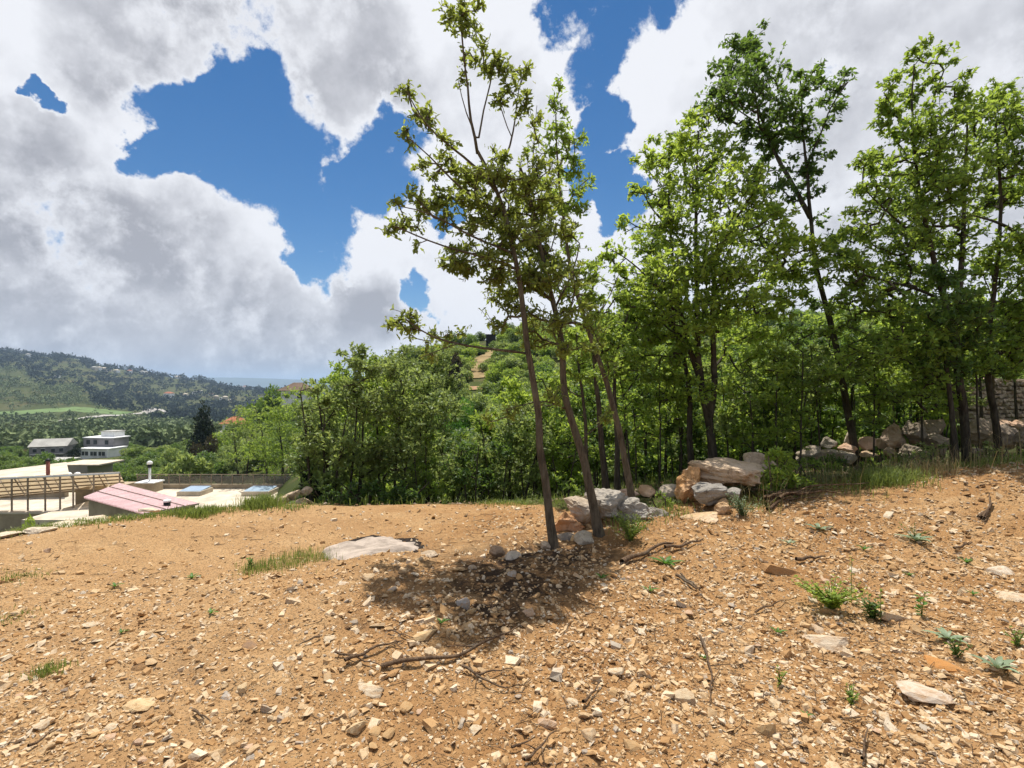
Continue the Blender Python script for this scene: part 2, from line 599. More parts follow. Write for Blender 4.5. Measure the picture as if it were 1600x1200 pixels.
M = dict(
    soil=mat_soil(), hill=mat_hill(), rock=mat_rock(), gravel=mat_gravel(), stone=mat_stone(),
    bark=mat_bark('bark', (0.060, 0.048, 0.034), (0.165, 0.138, 0.100)),
    bark_dark=mat_bark('bark_dark', (0.032, 0.027, 0.020), (0.088, 0.074, 0.056)),
    stick=mat_bark('dead_wood', (0.07, 0.042, 0.026), (0.20, 0.135, 0.085)),
    leaf_olive=mat_leaf('leaf_olive', (0.080, 0.132, 0.030), (0.180, 0.205, 0.046), (0.46, 0.53, 0.09), 0.46),
    leaf_oak=mat_leaf('leaf_oak', (0.092, 0.170, 0.032), (0.172, 0.258, 0.045), (0.50, 0.65, 0.09), 0.48),
    leaf_light=mat_leaf('leaf_light', (0.130, 0.212, 0.038), (0.225, 0.315, 0.056), (0.60, 0.75, 0.10), 0.50),
    leaf_dark=mat_leaf('leaf_dark', (0.044, 0.098, 0.028), (0.090, 0.152, 0.037), (0.26, 0.40, 0.06), 0.42),
    leaf_thicket=mat_leaf('leaf_thicket', (0.112, 0.172, 0.052), (0.220, 0.282, 0.094), (0.46, 0.56, 0.14), 0.44),
    leaf_bright=mat_leaf('leaf_bright', (0.055, 0.150, 0.020), (0.085, 0.200, 0.028), (0.18, 0.38, 0.04), 0.38),
    leaf_conifer=mat_leaf('leaf_conifer', (0.010, 0.022, 0.010), (0.026, 0.044, 0.018), (0.03, 0.05, 0.015), 0.15),
    leaf_brown=mat_leaf('leaf_brown', (0.045, 0.040, 0.022), (0.085, 0.075, 0.035), (0.12, 0.10, 0.04), 0.25),
    leaf_slope=mat_leaf('leaf_slope', (0.075, 0.125, 0.032), (0.150, 0.210, 0.055), (0.30, 0.42, 0.08), 0.38, 0.08, 0.2),
    grass=mat_leaf('grass_blade', (0.095, 0.155, 0.030), (0.185, 0.215, 0.060), (0.34, 0.42, 0.08), 0.40, 0.1, 2.0),
    straw=mat_leaf('dry_grass', (0.26, 0.20, 0.09), (0.38, 0.31, 0.16), (0.3, 0.24, 0.10), 0.3, 0.05, 2.0),
    brush=mat_leaf('pale_brush', (0.14, 0.16, 0.065), (0.26, 0.24, 0.12), (0.3, 0.3, 0.12), 0.35, 0.08, 2.0),
    litter=mat_leaf('fallen_leaf', (0.14, 0.085, 0.045), (0.27, 0.17, 0.085), (0.2, 0.12, 0.05), 0.2, 0.05, 3.0),
    weed_grey=mat_leaf('woolly_leaf', (0.19, 0.26, 0.15), (0.27, 0.33, 0.20), (0.25, 0.33, 0.15), 0.25, 0.05, 3.0),
    wood_lit=mat_far_wood('far_wood', (0.105, 0.150, 0.062), (0.215, 0.255, 0.115)),  # sunlit copy of the far wood, brightness put into its colour
    wood_cloud_shade=mat_far_wood('far_wood_cloud_shade', (0.012, 0.024, 0.016), (0.030, 0.048, 0.028)),  # far wood again, cloud shadow on the ridge painted in as darker green
    ash=mat_plain('ash', (0.36, 0.30, 0.25), 0.95, 0.30, 5.0, 0.006, 0.05),
    char=mat_plain('charred_soil', (0.035, 0.028, 0.024), 0.95, 0.4, 14.0, 0.03, 0.05),
    plaster=mat_plain('tan_plaster', (0.36, 0.29, 0.20), 0.9, 0.22, 0.5),
    concrete=mat_plain('pale_concrete', (0.54, 0.47, 0.37), 0.9, 0.22, 0.5),
    white=mat_plain('white_plaster', (0.80, 0.80, 0.79), 0.85, 0.10, 0.3),
    grey=mat_plain('grey_plaster', (0.23, 0.22, 0.225), 0.9, 0.15, 0.3),
    roofgrey=mat_plain('grey_roof', (0.38, 0.37, 0.34), 0.9, 0.15, 0.3),
    terracotta=mat_plain('terracotta_roof', (0.36, 0.135, 0.07), 0.85, 0.2, 0.5),
    brownroof=mat_plain('brown_roof', (0.15, 0.105, 0.075), 0.9, 0.2, 0.7),
    steel=mat_plain('rusty_steel', (0.27, 0.21, 0.155), 0.6, 0.2, 2.0),
    galv=mat_plain('galvanised_steel', (0.48, 0.50, 0.52), 0.5, 0.1, 1.0, 0, 0.4, 0.3),
    chimney=mat_plain('red_chimney', (0.22, 0.075, 0.055), 0.8, 0.2, 1.5),
    black=mat_plain('black_plastic', (0.012, 0.012, 0.014), 0.5, 0.2, 1.0),
    window=mat_plain('window_glass', (0.035, 0.042, 0.052), 0.15, 0.2, 0.5, 0, 0.5),
    skylight=mat_plain('skylight_glass', (0.33, 0.42, 0.52), 0.2, 0.12, 0.6, 0, 0.5),
    sheet=mat_sheet('plastic_sheet', (0.80, 0.71, 0.57)),
    railglass=mat_clear('rail_mesh', (0.16, 0.15, 0.125), 0.55),
    tiles=mat_tiles('pink_roof'),
    dirt_path=mat_plain('path_dirt', (0.27, 0.20, 0.105), 0.95, 0.25, 0.5, 0.05, 0.05),
    scree=mat_plain('orange_dirt', (0.40, 0.25, 0.15), 0.95, 0.25, 0.6, 0.05, 0.05),
    road=mat_plain('pale_road', (0.36, 0.34, 0.31), 0.9, 0.12, 0.05),
    field=mat_plain('field_grass', (0.115, 0.175, 0.052), 0.9, 0.2, 0.05),
    masonry=mat_rock('masonry_stone'),
    mortar=mat_plain('wall_core', (0.16, 0.125, 0.09), 0.95, 0.2, 2.0),
    blue_hill=mat_plain('distant_wood', (0.045, 0.070, 0.040), 0.95, 0.2, 0.002),
)

# ------------------------------------------------------------------ terrain
px_ctrl = [(0, 838, 5.8), (100, 822, 6.3), (300, 799, 7.2), (400, 792, 7.6), (500, 790, 7.9), (600, 789, 8.0), (700, 788, 8.0),
           (780, 787, 7.9), (860, 790, 7.4), (560, 862, 5.2), (600, 850, 5.5), (480, 850, 5.5), (700, 850, 5.45), (400, 880, 4.7), (200, 880, 4.7),
           (640, 884, 4.55), (560, 905, 4.1), (740, 878, 4.7), (865, 855, 5.0), (940, 838, 5.3), (1010, 822, 5.6), (1080, 800, 6.0),
           (1150, 780, 6.3), (1200, 775, 6.4), (1340, 766, 6.3), (1450, 742, 6.4), (1600, 724, 6.5), (1800, 700, 6.8),
           (1100, 960, 3.6), (1500, 900, 4.1), (800, 1000, 3.2), (300, 1000, 3.15),
           (1340, 748, 8.4), (1490, 728, 8.0), (1200, 745, 8.2), (1050, 765, 7.8), (950, 775, 7.7)]
ctrl = [P(*q) for q in px_ctrl]
ctrl += [np.array(q, float) for q in [
    (0, 1.5, 0.0), (-2, 1.5, 0.0), (2, 1.5, .03), (4, 2.2, .14), (0, -3, 0), (-6, -3, -.05), (6, -3, .3), (-6, 2, -.04), (7, 3, .4), (-9, 2, -.15), (10, 5, .9),
    (-9, 5, -.5), (0, -12, 0.1), (-12, -4, -.2), (12, -4, .6), (12, 3, .9),
    (-2.5, 9.2, -.75), (-1, 9.4, -.75), (.5, 9.2, -.6), (2, 9.6, -.4), (3.6, 10, -.15), (5.5, 10, .1), (8, 10, .35), (11, 9, .8),
    (-4.6, 8.6, -.8), (-6, 7.5, -.8), (-7.2, 6.4, -.85), (-7.5, 8.5, -2.0), (-5, 10.5, -2.1), (-2.5, 12, -1.5), (0, 12.5, -1.2), (4, 13, -.4), (9, 13, .3)]]
ctrl = np.array(ctrl)


def tps_fit(pts, lam=0.02):
    n = len(pts)
    d = np.linalg.norm(pts[:, None, :2] - pts[None, :, :2], axis=2)
    K = np.where(d > 0, d * d * np.log(d + 1e-12), 0) + lam * np.eye(n)
    Pm = np.hstack([np.ones((n, 1)), pts[:, :2]])
    A = np.zeros((n + 3, n + 3)); A[:n, :n] = K; A[:n, n:] = Pm; A[n:, :n] = Pm.T
    return np.linalg.solve(A, np.concatenate([pts[:, 2], np.zeros(3)]))


TPS = tps_fit(ctrl)


def near_h(x, y):
    out = np.empty_like(x)
    for s in range(0, len(x), 40000):
        e = slice(s, s + 40000)
        d2 = (x[e, None] - ctrl[None, :, 0]) ** 2 + (y[e, None] - ctrl[None, :, 1]) ** 2
        K = 0.5 * d2 * np.log(d2 + 1e-12)
        out[e] = K @ TPS[:-3] + TPS[-3] + TPS[-2] * x[e] + TPS[-1] * y[e]
    return out


YS = [9, 12, 18, 25, 40, 60, 90, 120, 150, 220, 350, 500, 700, 1000, 1400, 1800, 2200, 2600, 3300, 4500, 9000, 30000]
# columns: image column -> image row of the ground at each depth (before the far plain)
TAB = {
    0:    [880, 930, 925, 900, 872, 800, 745, 728, 716, 700, 682, 664, 640, 590, 563, 541],
    100:  [880, 925, 920, 895, 868, 800, 745, 726, 716, 700, 682, 664, 644, 605, 575, 552],
    200:  [870, 910, 905, 885, 862, 800, 742, 722, 710, 696, 682, 668, 652, 632, 602, 575],
    300:  [860, 890, 890, 870, 850, 795, 730, 708, 698, 692, 684, 672, 658, 642, 617, 592],
    400:  [850, 865, 860, 850, 825, 775, 705, 680, 672, 676, 680, 674, 664, 650, 626, 604],
    480:  [840, 840, 830, 815, 770, 725, 672, 640, 628, 650, 670, 672, 664, 652, 630, 607],
    560:  [832, 822, 805, 785, 740, 690, 632, 600, 605, 640, 660, 668, 664, 652, 632, 610],
    650:  [830, 805, 785, 765, 715, 655, 582, 560, 580, 630, 655, 665, 660, 650, 632, 612],
    740:  [830, 795, 775, 750, 695, 632, 558, 532, 560, 620, 650, 660, 660, 650, 632, 612],
    850:  [815, 785, 765, 735, 680, 615, 545, 515, 540, 610, 650, 660, 660, 650, 632, 612],
    1000: [785, 762, 745, 715, 665, 600, 530, 500, 530, 605, 650, 660, 660, 650, 632, 612],
    1300: [752, 735, 715, 690, 645, 585, 520, 492, 525, 600, 650, 660, 660, 650, 632, 612],
    1600: [722, 705, 680, 655, 615, 565, 510, 485, 520, 600, 650, 660, 660, 650, 632, 612],
}
PHI, TZ, LR = [], [], np.log(np.array(YS))
for u, row in sorted(TAB.items()):
    ph = math.atan2(u - 800, FPX)
    rr = np.array(YS[:16]) / math.cos(ph)
    z = EYE - (np.array(row) - 600) / FPX * np.array(YS[:16])
    zz = np.interp(LR, np.log(rr), z)
    zz[16:18] -= np.array([0.0, 12.0]) + (40 if u > 300 else 0)
    zz[18:] = (-20, -60, -80, -120)
    PHI.append(ph); TZ.append(zz)
# out of the picture: the slope carries on
left, right = TZ[0].copy(), TZ[-1].copy()
flat = np.array([0.1, 0.3, 0.8, 1.5, 3, 5, 8, 10, 12, 14, 14, 10, 5, 0, 0, 0, 0, -5, -10, -60, -80, -120], float)
PHI = [-math.pi, -2.2, -1.3] + PHI + [1.4, 2.2, math.pi]
TZ = [flat, flat * 0.4 + left * 0.2, left * 0.8] + TZ + [right * 0.9, flat * 0.5 + right * 0.5, flat]
PHI, TZ = np.array(PHI), np.array(TZ)


def far_h(x, y):
    r = np.hypot(x, y)
    ph = np.arctan2(x, y)
    lr = np.clip(np.log(np.maximum(r, 1e-3)), LR[0], LR[-1])
    j = np.clip(np.searchsorted(LR, lr) - 1, 0, len(LR) - 2)
    tj = (lr - LR[j]) / (LR[j + 1] - LR[j])
    i = np.clip(np.searchsorted(PHI, ph) - 1, 0, len(PHI) - 2)
    ti = (ph - PHI[i]) / (PHI[i + 1] - PHI[i])
    ti = ti * ti * (3 - 2 * ti)
    z = (TZ[i, j] * (1 - ti) + TZ[i + 1, j] * ti) * (1 - tj) + (TZ[i, j + 1] * (1 - ti) + TZ[i + 1, j + 1] * ti) * tj
    amp = np.clip(r * 0.004, 0, 6.0) * smooth01(r, 12, 60)
    p = np.stack([x / np.maximum(r, 1) * 7, y / np.maximum(r, 1) * 7, lr * 3.2], 1)
    return z + amp * fbm(p, 4, 0.5, 5)


def bank(x, y):
    """the little stony lip in front of the sandy terrace"""
    e = 4.55 + 0.28 * fbm(np.stack([x * 0.9, x * 0 + 3, x * 0], 1), 3, 0.5, 3) + 0.10 * np.maximum(0, x + 0.2)
    w = smooth01(x, -2.0, -0.9) * (1 - smooth01(x, 0.5, 1.4))
    return w * 0.06 * (1 - smooth01(y, e - 0.05, e + 0.22)) * smooth01(y, 3.0, 4.2)


def ruts(x, y):
    """two shallow wheel tracks curving over the left of the clearing"""
    c = np.interp(y, [0, 1.5, 3, 4.5, 6, 7.5], [-1.0, -1.35, -1.95, -2.75, -3.7, -4.3]) + .05 * np.sin(y * 3.1)
    w = .13 + .05 * fbm(np.stack([y * 1.2, x * 0, y * 0], 1), 2)
    r = np.exp(-((x - c) / w) ** 2) + np.exp(-((x - c - 1.25) / w) ** 2) * .8
    return r * np.clip(.75 + .5 * fbm(np.stack([x * 1.5, y * 1.5, y * 0], 1), 2, .5, 41), 0, 1) * (1 - smooth01(y, 6.2, 7.2))


def H(x, y, detail=True):
    x = np.atleast_1d(np.asarray(x, float)); y = np.atleast_1d(np.asarray(y, float))
    r = np.hypot(x, y)
    w = smooth01(r, 9.5, 13.0)
    nz = np.zeros_like(x)
    a = r < 13.2
    if a.any(): nz[a] = near_h(x[a], y[a]) + bank(x[a], y[a])
    b = r > 9.3
    fz = np.zeros_like(x)
    if b.any(): fz[b] = far_h(x[b], y[b])
    z = nz * (1 - w) + fz * w
    if detail:
        k = 1 - smooth01(r, 12, 30)
        p = np.stack([x, y, 0 * x], 1)
        c = k > 0
        if c.any():
            q = p[c]
            rough = 0.55 + 0.45 * smooth01(q[:, 0] + 0.25 * (5 - q[:, 1]), -2.0, 1.0)
            z[c] -= np.where(q[:, 1] > .3, .022 * ruts(q[:, 0], q[:, 1]), 0)
            z[c] += k[c] * rough * (0.030 * fbm(q * 1.3, 3, 0.5, 11) + 0.020 * fbm(q * 5.0, 3, 0.6, 21) + 0.010 * fbm(q * 17, 2, 0.6, 31))
    return z


def h1(x, y): return float(H(np.array([x]), np.array([y]))[0])


RAYY = np.geomspace(1.0, 16, 700)
RAYF = np.geomspace(12, 3000, 900)


def grd(u, v, far=False):
    """ground point seen at an image position"""
    Y = RAYF if far else RAYY
    x = (u - 800) / FPX * Y
    z = EYE - (v - 600) / FPX * Y
    dz = z - H(x, Y)
    i = np.argmax(dz < 0) if (dz < 0).any() else len(Y) - 1
    if i > 0:
        t = dz[i - 1] / (dz[i - 1] - dz[i] + 1e-9)
        yy = Y[i - 1] + t * (Y[i] - Y[i - 1])
    else: yy = Y[i]
    xx = (u - 800) / FPX * yy
    return np.array([xx, yy, h1(xx, yy)])


def proj(p):
    p = np.atleast_2d(p)
    return 800 + p[:, 0] / p[:, 1] * FPX, 600 - (p[:, 2] - EYE) / p[:, 1] * FPX


def build_terrain():
    az = np.concatenate([np.linspace(-math.pi, -1.15, 60, endpoint=False), np.linspace(-1.15, 1.15, 520), np.linspace(1.15, math.pi, 60)[1:]])
    az[-1] = math.pi
    AZ = az; AZ2 = np.concatenate([az[:60:3], az[60:580:2], az[580::3]]); AZ2[-1] = math.pi
    r1 = np.geomspace(0.35, 14.0, 250)
    r2 = np.concatenate([[14.0], np.geomspace(14.0, 28000, 200)[1:]])

    def sheet(name, rr, mat, centre):
        az = AZ if centre else AZ2
        R, A = np.meshgrid(rr, az, indexing='ij')
        x, y = (R * np.sin(A)).ravel(), (R * np.cos(A)).ravel()
        z = H(x, y)
        v = np.stack([x, y, z], 1)
        nr, na = len(rr), len(az)
        i = np.arange(nr - 1)[:, None] * na; j = np.arange(na - 1)[None, :]
        f = np.stack([i + j, i + j + 1, i + na + j + 1, i + na + j], -1).reshape(-1, 4)[:, ::-1]
        polys = [f]
        if centre:
            v = np.vstack([v, [[0, 0, h1(0.01, 0.01)]]])
            c = len(v) - 1
            jj = np.arange(na - 1)
            polys.append(np.stack([jj + 1, jj, np.full(na - 1, c)], 1)[:, ::-1])
        me = mesh_np(name, v, polys, True)
        return obj(name, me, mat), v
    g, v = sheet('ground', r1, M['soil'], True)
    x, y, z = v.T
    u, vv = 800 + x / np.maximum(y, .3) * FPX, 600 - (z - EYE) / np.maximum(y, .3) * FPX
    edge = np.interp(x, [-9, -5.8, -3.9, -1.5, 0, 1.2, 2.3, 3.2, 4.6, 6.5, 9], [3.5, 5.9, 7.4, 7.9, 7.9, 6.2, 6.3, 6.6, 7.0, 6.8, 7.0])
    veg = smooth01(y, edge - 0.35, edge + 0.45) * (y > 0)
    me = g.data
    a = me.attributes.new('veg', 'FLOAT', 'POINT'); a.data.foreach_set('value', veg.astype(np.float32))
    hum_shade = 0  # humus weight, its big spots also painting in shade of the front crowns
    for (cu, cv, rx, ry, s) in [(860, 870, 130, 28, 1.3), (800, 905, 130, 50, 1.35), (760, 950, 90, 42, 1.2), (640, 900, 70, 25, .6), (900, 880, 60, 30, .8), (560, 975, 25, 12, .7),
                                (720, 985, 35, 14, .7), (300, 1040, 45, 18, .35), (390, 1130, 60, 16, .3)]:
        hum_shade = np.maximum(hum_shade, s * np.exp(-((u - cu) / rx) ** 2 - ((vv - cv) / ry) ** 2))
    hum_shade = np.where(y > 0.5, hum_shade, 0)
    a = me.attributes.new('humus', 'FLOAT', 'POINT'); a.data.foreach_set('value', hum_shade.astype(np.float32))
    a = me.attributes.new('rut', 'FLOAT', 'POINT'); a.data.foreach_set('value', np.where(y > .3, ruts(x, y), 0).astype(np.float32))
    tag(g, 'bare orange stony soil of the clearing', None, None, 'structure')
    h, _ = sheet('hills', r2, M['hill'], False)
    tag(h, 'green hillside and valley terrain beyond the clearing', None, None, 'structure')


build_terrain()


def drape(name, pts, width, mat, lift, n=60):
    pts = np.asarray(pts)
    s = np.concatenate([[0], np.cumsum(np.linalg.norm(np.diff(pts[:, :2], axis=0), axis=1))])
    t = np.linspace(0, s[-1], n)
    c = np.stack([np.interp(t, s, pts[:, k]) for k in range(2)], 1)
    d = np.gradient(c, axis=0); d /= np.linalg.norm(d, axis=1)[:, None]
    nrm = np.stack([-d[:, 1], d[:, 0]], 1)
    w = np.interp(t, s, np.broadcast_to(width, len(pts))) * (1 + 0.18 * fbm(np.stack([t / 6, t * 0, t * 0], 1), 3))
    offs = np.linspace(-1, 1, 7)
    v = []
    for o in offs:
        q = c + nrm * (w * o / 2)[:, None]
        v.append(np.stack([q[:, 0], q[:, 1], H(q[:, 0], q[:, 1]) + lift], 1))
    v = np.concatenate(v)
    i = np.arange(6)[:, None] * n; j = np.arange(n - 1)[None, :]
    f = np.stack([i + j, i + j + 1, i + n + j + 1, i + n + j], -1).reshape(-1, 4)[:, ::-1]
    return obj(name, mesh_np(name, v, f, True), mat)


road = drape('road', [grd(u, v, True) for u, v in [(20, 666), (75, 661), (130, 655), (180, 650), (228, 645), (246, 640)]], [9] * 6, M['road'], 0.9)
tag(road, kind='structure')
rd2 = drape('road', [grd(u, v, True) for u, v in [(222, 647), (236, 638), (250, 640), (262, 646)]], [10, 12, 10, 8], M['road'], 0.9)
tag(rd2, kind='structure')
fld = drape('meadow', [grd(u, v, True) for u, v in [(-20, 648), (60, 643), (120, 641), (190, 643)]], [70, 80, 75, 35], M['field'], 0.5)
tag(fld, kind='structure')
pth = drape('path', [grd(u, v, True) for u, v in [(768, 548), (760, 556), (748, 566), (742, 580), (740, 592)]], [1.6, 2.2, 3.2, 4.2, 4.2], M['dirt_path'], 0.12)
tag(pth, kind='structure')
pth2 = drape('bare_slope', [grd(u, v, True) for u, v in [(724, 606), (736, 608), (752, 607), (770, 610)]], [.8, 2.0, 1.6, .6], M['scree'], 0.14)
tag(pth2, kind='structure')


def far_ridge():
    xs = np.linspace(-16000, 3500, 240)
    prof = np.interp(xs, [-16000, -9000, -5600, -4600, -3500, -2000, 3500], [40, 70, 128, 118, 70, 30, -20])
    rows = []
    for k, (yy, f) in enumerate([(8600, -0.6), (9000, 0.25), (9400, 0.7), (9900, 1.0), (10800, 0.9), (12500, -0.5)]):
        nz = fbm(np.stack([xs / 900, np.full_like(xs, k * 0.4), xs * 0], 1), 5)
        rows.append(np.stack([xs, np.full_like(xs, yy), prof * f + (nz * 14 if f > 0 else -90)], 1))
    v = np.concatenate(rows); n = len(xs)
    i = np.arange(len(rows) - 1)[:, None] * n; j = np.arange(n - 1)[None, :]
    f = np.stack([i + j, i + j + 1, i + n + j + 1, i + n + j], -1).reshape(-1, 4)
    o = obj('distant_ridge', mesh_np('distant_ridge', v, f, True), M['blue_hill'])
    tag(o, 'blue hazy ridge on the horizon', kind='structure')


far_ridge()

# ------------------------------------------------------------------ leaves and trees
LEAF_LOBED = (np.array([[0, 0, 0], [.28, .17, .05], [.42, .11, .03], [.66, .22, .07], [1, 0, -.05], [.66, -.22, .07], [.42, -.11, .03], [.28, -.17, .05]]),
              np.array([[0, 4, 3, 2, 1], [0, 7, 6, 5, 4]]))
LEAF_OVAL = (np.array([[0, 0, 0], [.5, .27, .08], [1, 0, -.04], [.5, -.27, .08]]), np.array([[0, 2, 1], [0, 3, 2]]))


def leaves_np(pos, dirs, normals, size, tmpl):
    d = dirs / (np.linalg.norm(dirs, axis=1)[:, None] + 1e-9)
    n = normals - d * np.sum(normals * d, axis=1)[:, None]
    n /= np.linalg.norm(n, axis=1)[:, None] + 1e-9
    b = np.cross(n, d)
    T, F = tmpl
    v = pos[:, None, :] + size[:, None, None] * (T[None, :, 0:1] * d[:, None, :] + T[None, :, 1:2] * b[:, None, :] + T[None, :, 2:3] * n[:, None, :])
    k = len(T)
    f = F[None] + (np.arange(len(pos)) * k)[:, None, None]
    return v.reshape(-1, 3), f.reshape(-1, F.shape[1])


def resample(pts, step):
    pts = np.asarray(pts, float)
    s = np.concatenate([[0], np.cumsum(np.linalg.norm(np.diff(pts, axis=0), axis=1))])
    n = max(2, int(math.ceil(s[-1] / step)) + 1)
    t = np.linspace(0, s[-1], n)
    return np.stack([np.interp(t, s, pts[:, k]) for k in range(3)], 1), t / max(s[-1], 1e-6)


def smooth_line(p, it=2):
    p = p.copy()
    for _ in range(it):
        p[1:-1] = 0.25 * p[:-2] + 0.5 * p[1:-1] + 0.25 * p[2:]
    return p


def grow_tree(name, label, base, stems, tips, leafsize, per_tip, leafmat, barkmat, R, tmpl=LEAF_OVAL, group=None, cat='tree', up=0.3, twig=0.0028, seg=0.16, wind=(0.1, 0, 0), lift=0.9, extra_along=2):
    """stems: list of (points 3D, r0, r1); the first is the trunk. tips: (N,3) twig ends where leaf rosettes grow"""
    root = empty(name, base)
    tag(root, label, cat, group)
    base = np.asarray(base, float)
    cap = 60000
    pos = np.zeros((cap, 3)); par = np.full(cap, -1, int); fixr = np.zeros(cap); n = 0
    chains = []
    for si, (pts, r0, r1) in enumerate(stems):
        q, t = resample(pts, seg)
        jit = fbm(q * 3.1, 2, 0.5, int(R.integers(1000)))
        q = smooth_line(q, 2)
        q[1:, 0] += 0.012 * jit[1:]
        rad = r0 + (r1 - r0) * t
        if si == 0: rad = rad * (1 + 0.55 * np.exp(-t * len(q) * seg / 0.16))
        if si == 0 or n == 0 or stems[si][0] is stems[0][0]: p0 = -1
        else:
            d = np.linalg.norm(pos[:n] - q[0], axis=1)
            p0 = int(np.argmin(d)) if d.min() < 0.5 else -1
        ids = []
        for k in range(len(q)):
            pos[n] = q[k]; par[n] = p0 if k == 0 else n - 1; fixr[n] = rad[k]; ids.append(n); n += 1
        chains.append(([p0] if p0 >= 0 else []) + ids)
    nstem = n
    tips = np.asarray(tips, float)
    dd = np.array([np.linalg.norm(pos[:nstem] - q, axis=1).min() for q in tips])
    tipid, tdir = [], []
    for q in tips[np.argsort(dd)]:
        dv = q - pos[:n]
        d = np.linalg.norm(dv, axis=1)
        cost = d + 0.8 * np.maximum(0, up * d - dv[:, 2])
        k = int(np.argmin(cost)); L = d[k]
        if L < 1e-3: continue
        m = max(1, int(math.ceil(L / seg)))
        if n + m >= cap: break
        t = (np.arange(m) + 1) / m
        ctl = pos[k] + (q - pos[k]) * 0.5 + np.array([R.normal() * 0.08, R.normal() * 0.08, -0.10 * (q[2] > pos[k, 2]) + R.normal() * 0.05]) * L
        c = ((1 - t) ** 2)[:, None] * pos[k] + (2 * t * (1 - t))[:, None] * ctl + (t ** 2)[:, None] * q
        ids = [k]
        for j in range(m):
            pos[n] = c[j]; par[n] = k if j == 0 else n - 1; ids.append(n); n += 1
        chains.append(ids)
        tipid.append(n - 1)
    cnt = np.zeros(n)
    cnt[tipid] = 1
    for i in range(n - 1, -1, -1):
        if par[i] >= 0: cnt[par[i]] += cnt[i]
    rad = twig * np.maximum(cnt, 1) ** 0.40
    rad = np.where(fixr[:n] > 0, np.maximum(fixr[:n], rad * 0.5), rad)
    big, small = MBfast(), MBfast()
    for ci, ids in enumerate(chains):
        if len(ids) < 2: continue
        p = pos[ids]; r = rad[ids].copy()
        if par[ids[1]] == ids[0] and len(ids) > 1: r[0] = min(r[0], r[1] * 1.15)
        stem = ci < len(stems)
        v, f = tube_np(p, r, 9 if stem else (4 if r[0] > 0.01 else 3))
        (big if stem else small).add(v, f)
    tr = obj('trunk', big.mesh('trunk', base), barkmat, root)
    if small.n: obj('branches', small.mesh('branches', base), barkmat, root)['kind'] = 'stuff'
    # leaf rosettes
    tipid = np.array(tipid)
    P0 = pos[tipid]; D0 = P0 - pos[par[tipid]]
    D0 /= np.linalg.norm(D0, axis=1)[:, None] + 1e-9
    k = per_tip
    pp = np.repeat(P0, k, axis=0); d0 = np.repeat(D0, k, axis=0)
    back = R.random(len(pp)) ** 1.5 * leafsize * extra_along
    pp = pp - d0 * back[:, None]
    ld = d0 * 0.45 + R.normal(size=pp.shape) * 0.62 + np.array(wind) + np.array([0, 0, -0.05])
    nn = R.normal(size=pp.shape) * 0.55 + np.array([0, -0.05, lift])
    sz = leafsize * (0.45 + 0.9 * R.random(len(pp)))
    v, f = leaves_np(pp, ld, nn, sz, tmpl)
    obj('crown', mesh_np('crown', v - base, f), leafmat, root)['kind'] = 'stuff'
    return root


class MBfast:
    def __init__(self): self.v, self.f, self.n = [], [], 0

    def add(self, v, f):
        self.v.append(v); self.f.append(f + self.n); self.n += len(v)

    def mesh(self, name, base):
        return mesh_np(name, np.vstack(self.v) - base, np.vstack(self.f), True)


def clump_tips(clumps, Y, spread, dens, R, shell=0.5):
    out = []
    for c in clumps:
        u, v, r = c[:3]
        dn = c[3] if len(c) > 3 else 1.0
        yy = Y + R.uniform(-spread, spread) * min(1.0, 0.35 + r / 60)
        cen = P(u, v, yy); rad = r / FPX * Y
        n = max(3, int(round(dens * dn * rad ** 1.75)))
        d = R.normal(size=(n, 3)); d /= np.linalg.norm(d, axis=1)[:, None]
        q = R.random(n) ** shell
        pts = d * q[:, None] * rad
        if n > 16:   # twigs gather in sprays with gaps between them
            m = max(3, int(n / 13))
            sub = R.normal(size=(m, 3)); sub /= np.linalg.norm(sub, axis=1)[:, None]
            sub *= (rad * R.random(m) ** 0.42)[:, None]
            k = R.integers(0, m, n)
            loose = R.random(n) < 0.12
            pts = np.where(loose[:, None], pts, sub[k] + R.normal(size=(n, 3)) * rad * np.array([.20, .20, .11]))
        out.append(cen + pts * np.array([1.08, 1.15, 0.95]))
    return np.vstack(out)


def px_stem(pts, Y, r0, r1):
    if isinstance(Y, (tuple, list)): ys = np.linspace(Y[0], Y[1], len(pts))
    else: ys = [Y] * len(pts)
    return (np.array([P(u, v, y) for (u, v), y in zip(pts, ys)]), r0, r1)


def root_stem(u, v, pts, Y, r0, r1):
    """stem from the ground at (u,v) upwards, planted on the terrain at depth Y"""
    st, a, b = px_stem([(u, v)] + pts, Y, r0, r1)
    y0 = Y[0] if isinstance(Y, (tuple, list)) else Y
    st[0, 2] = h1(st[0, 0], y0) - 0.05
    return (st, a, b)


def base_of(st): return (float(st[0][0, 0]), float(st[0][0, 1]), float(st[0][0, 2] + 0.05))


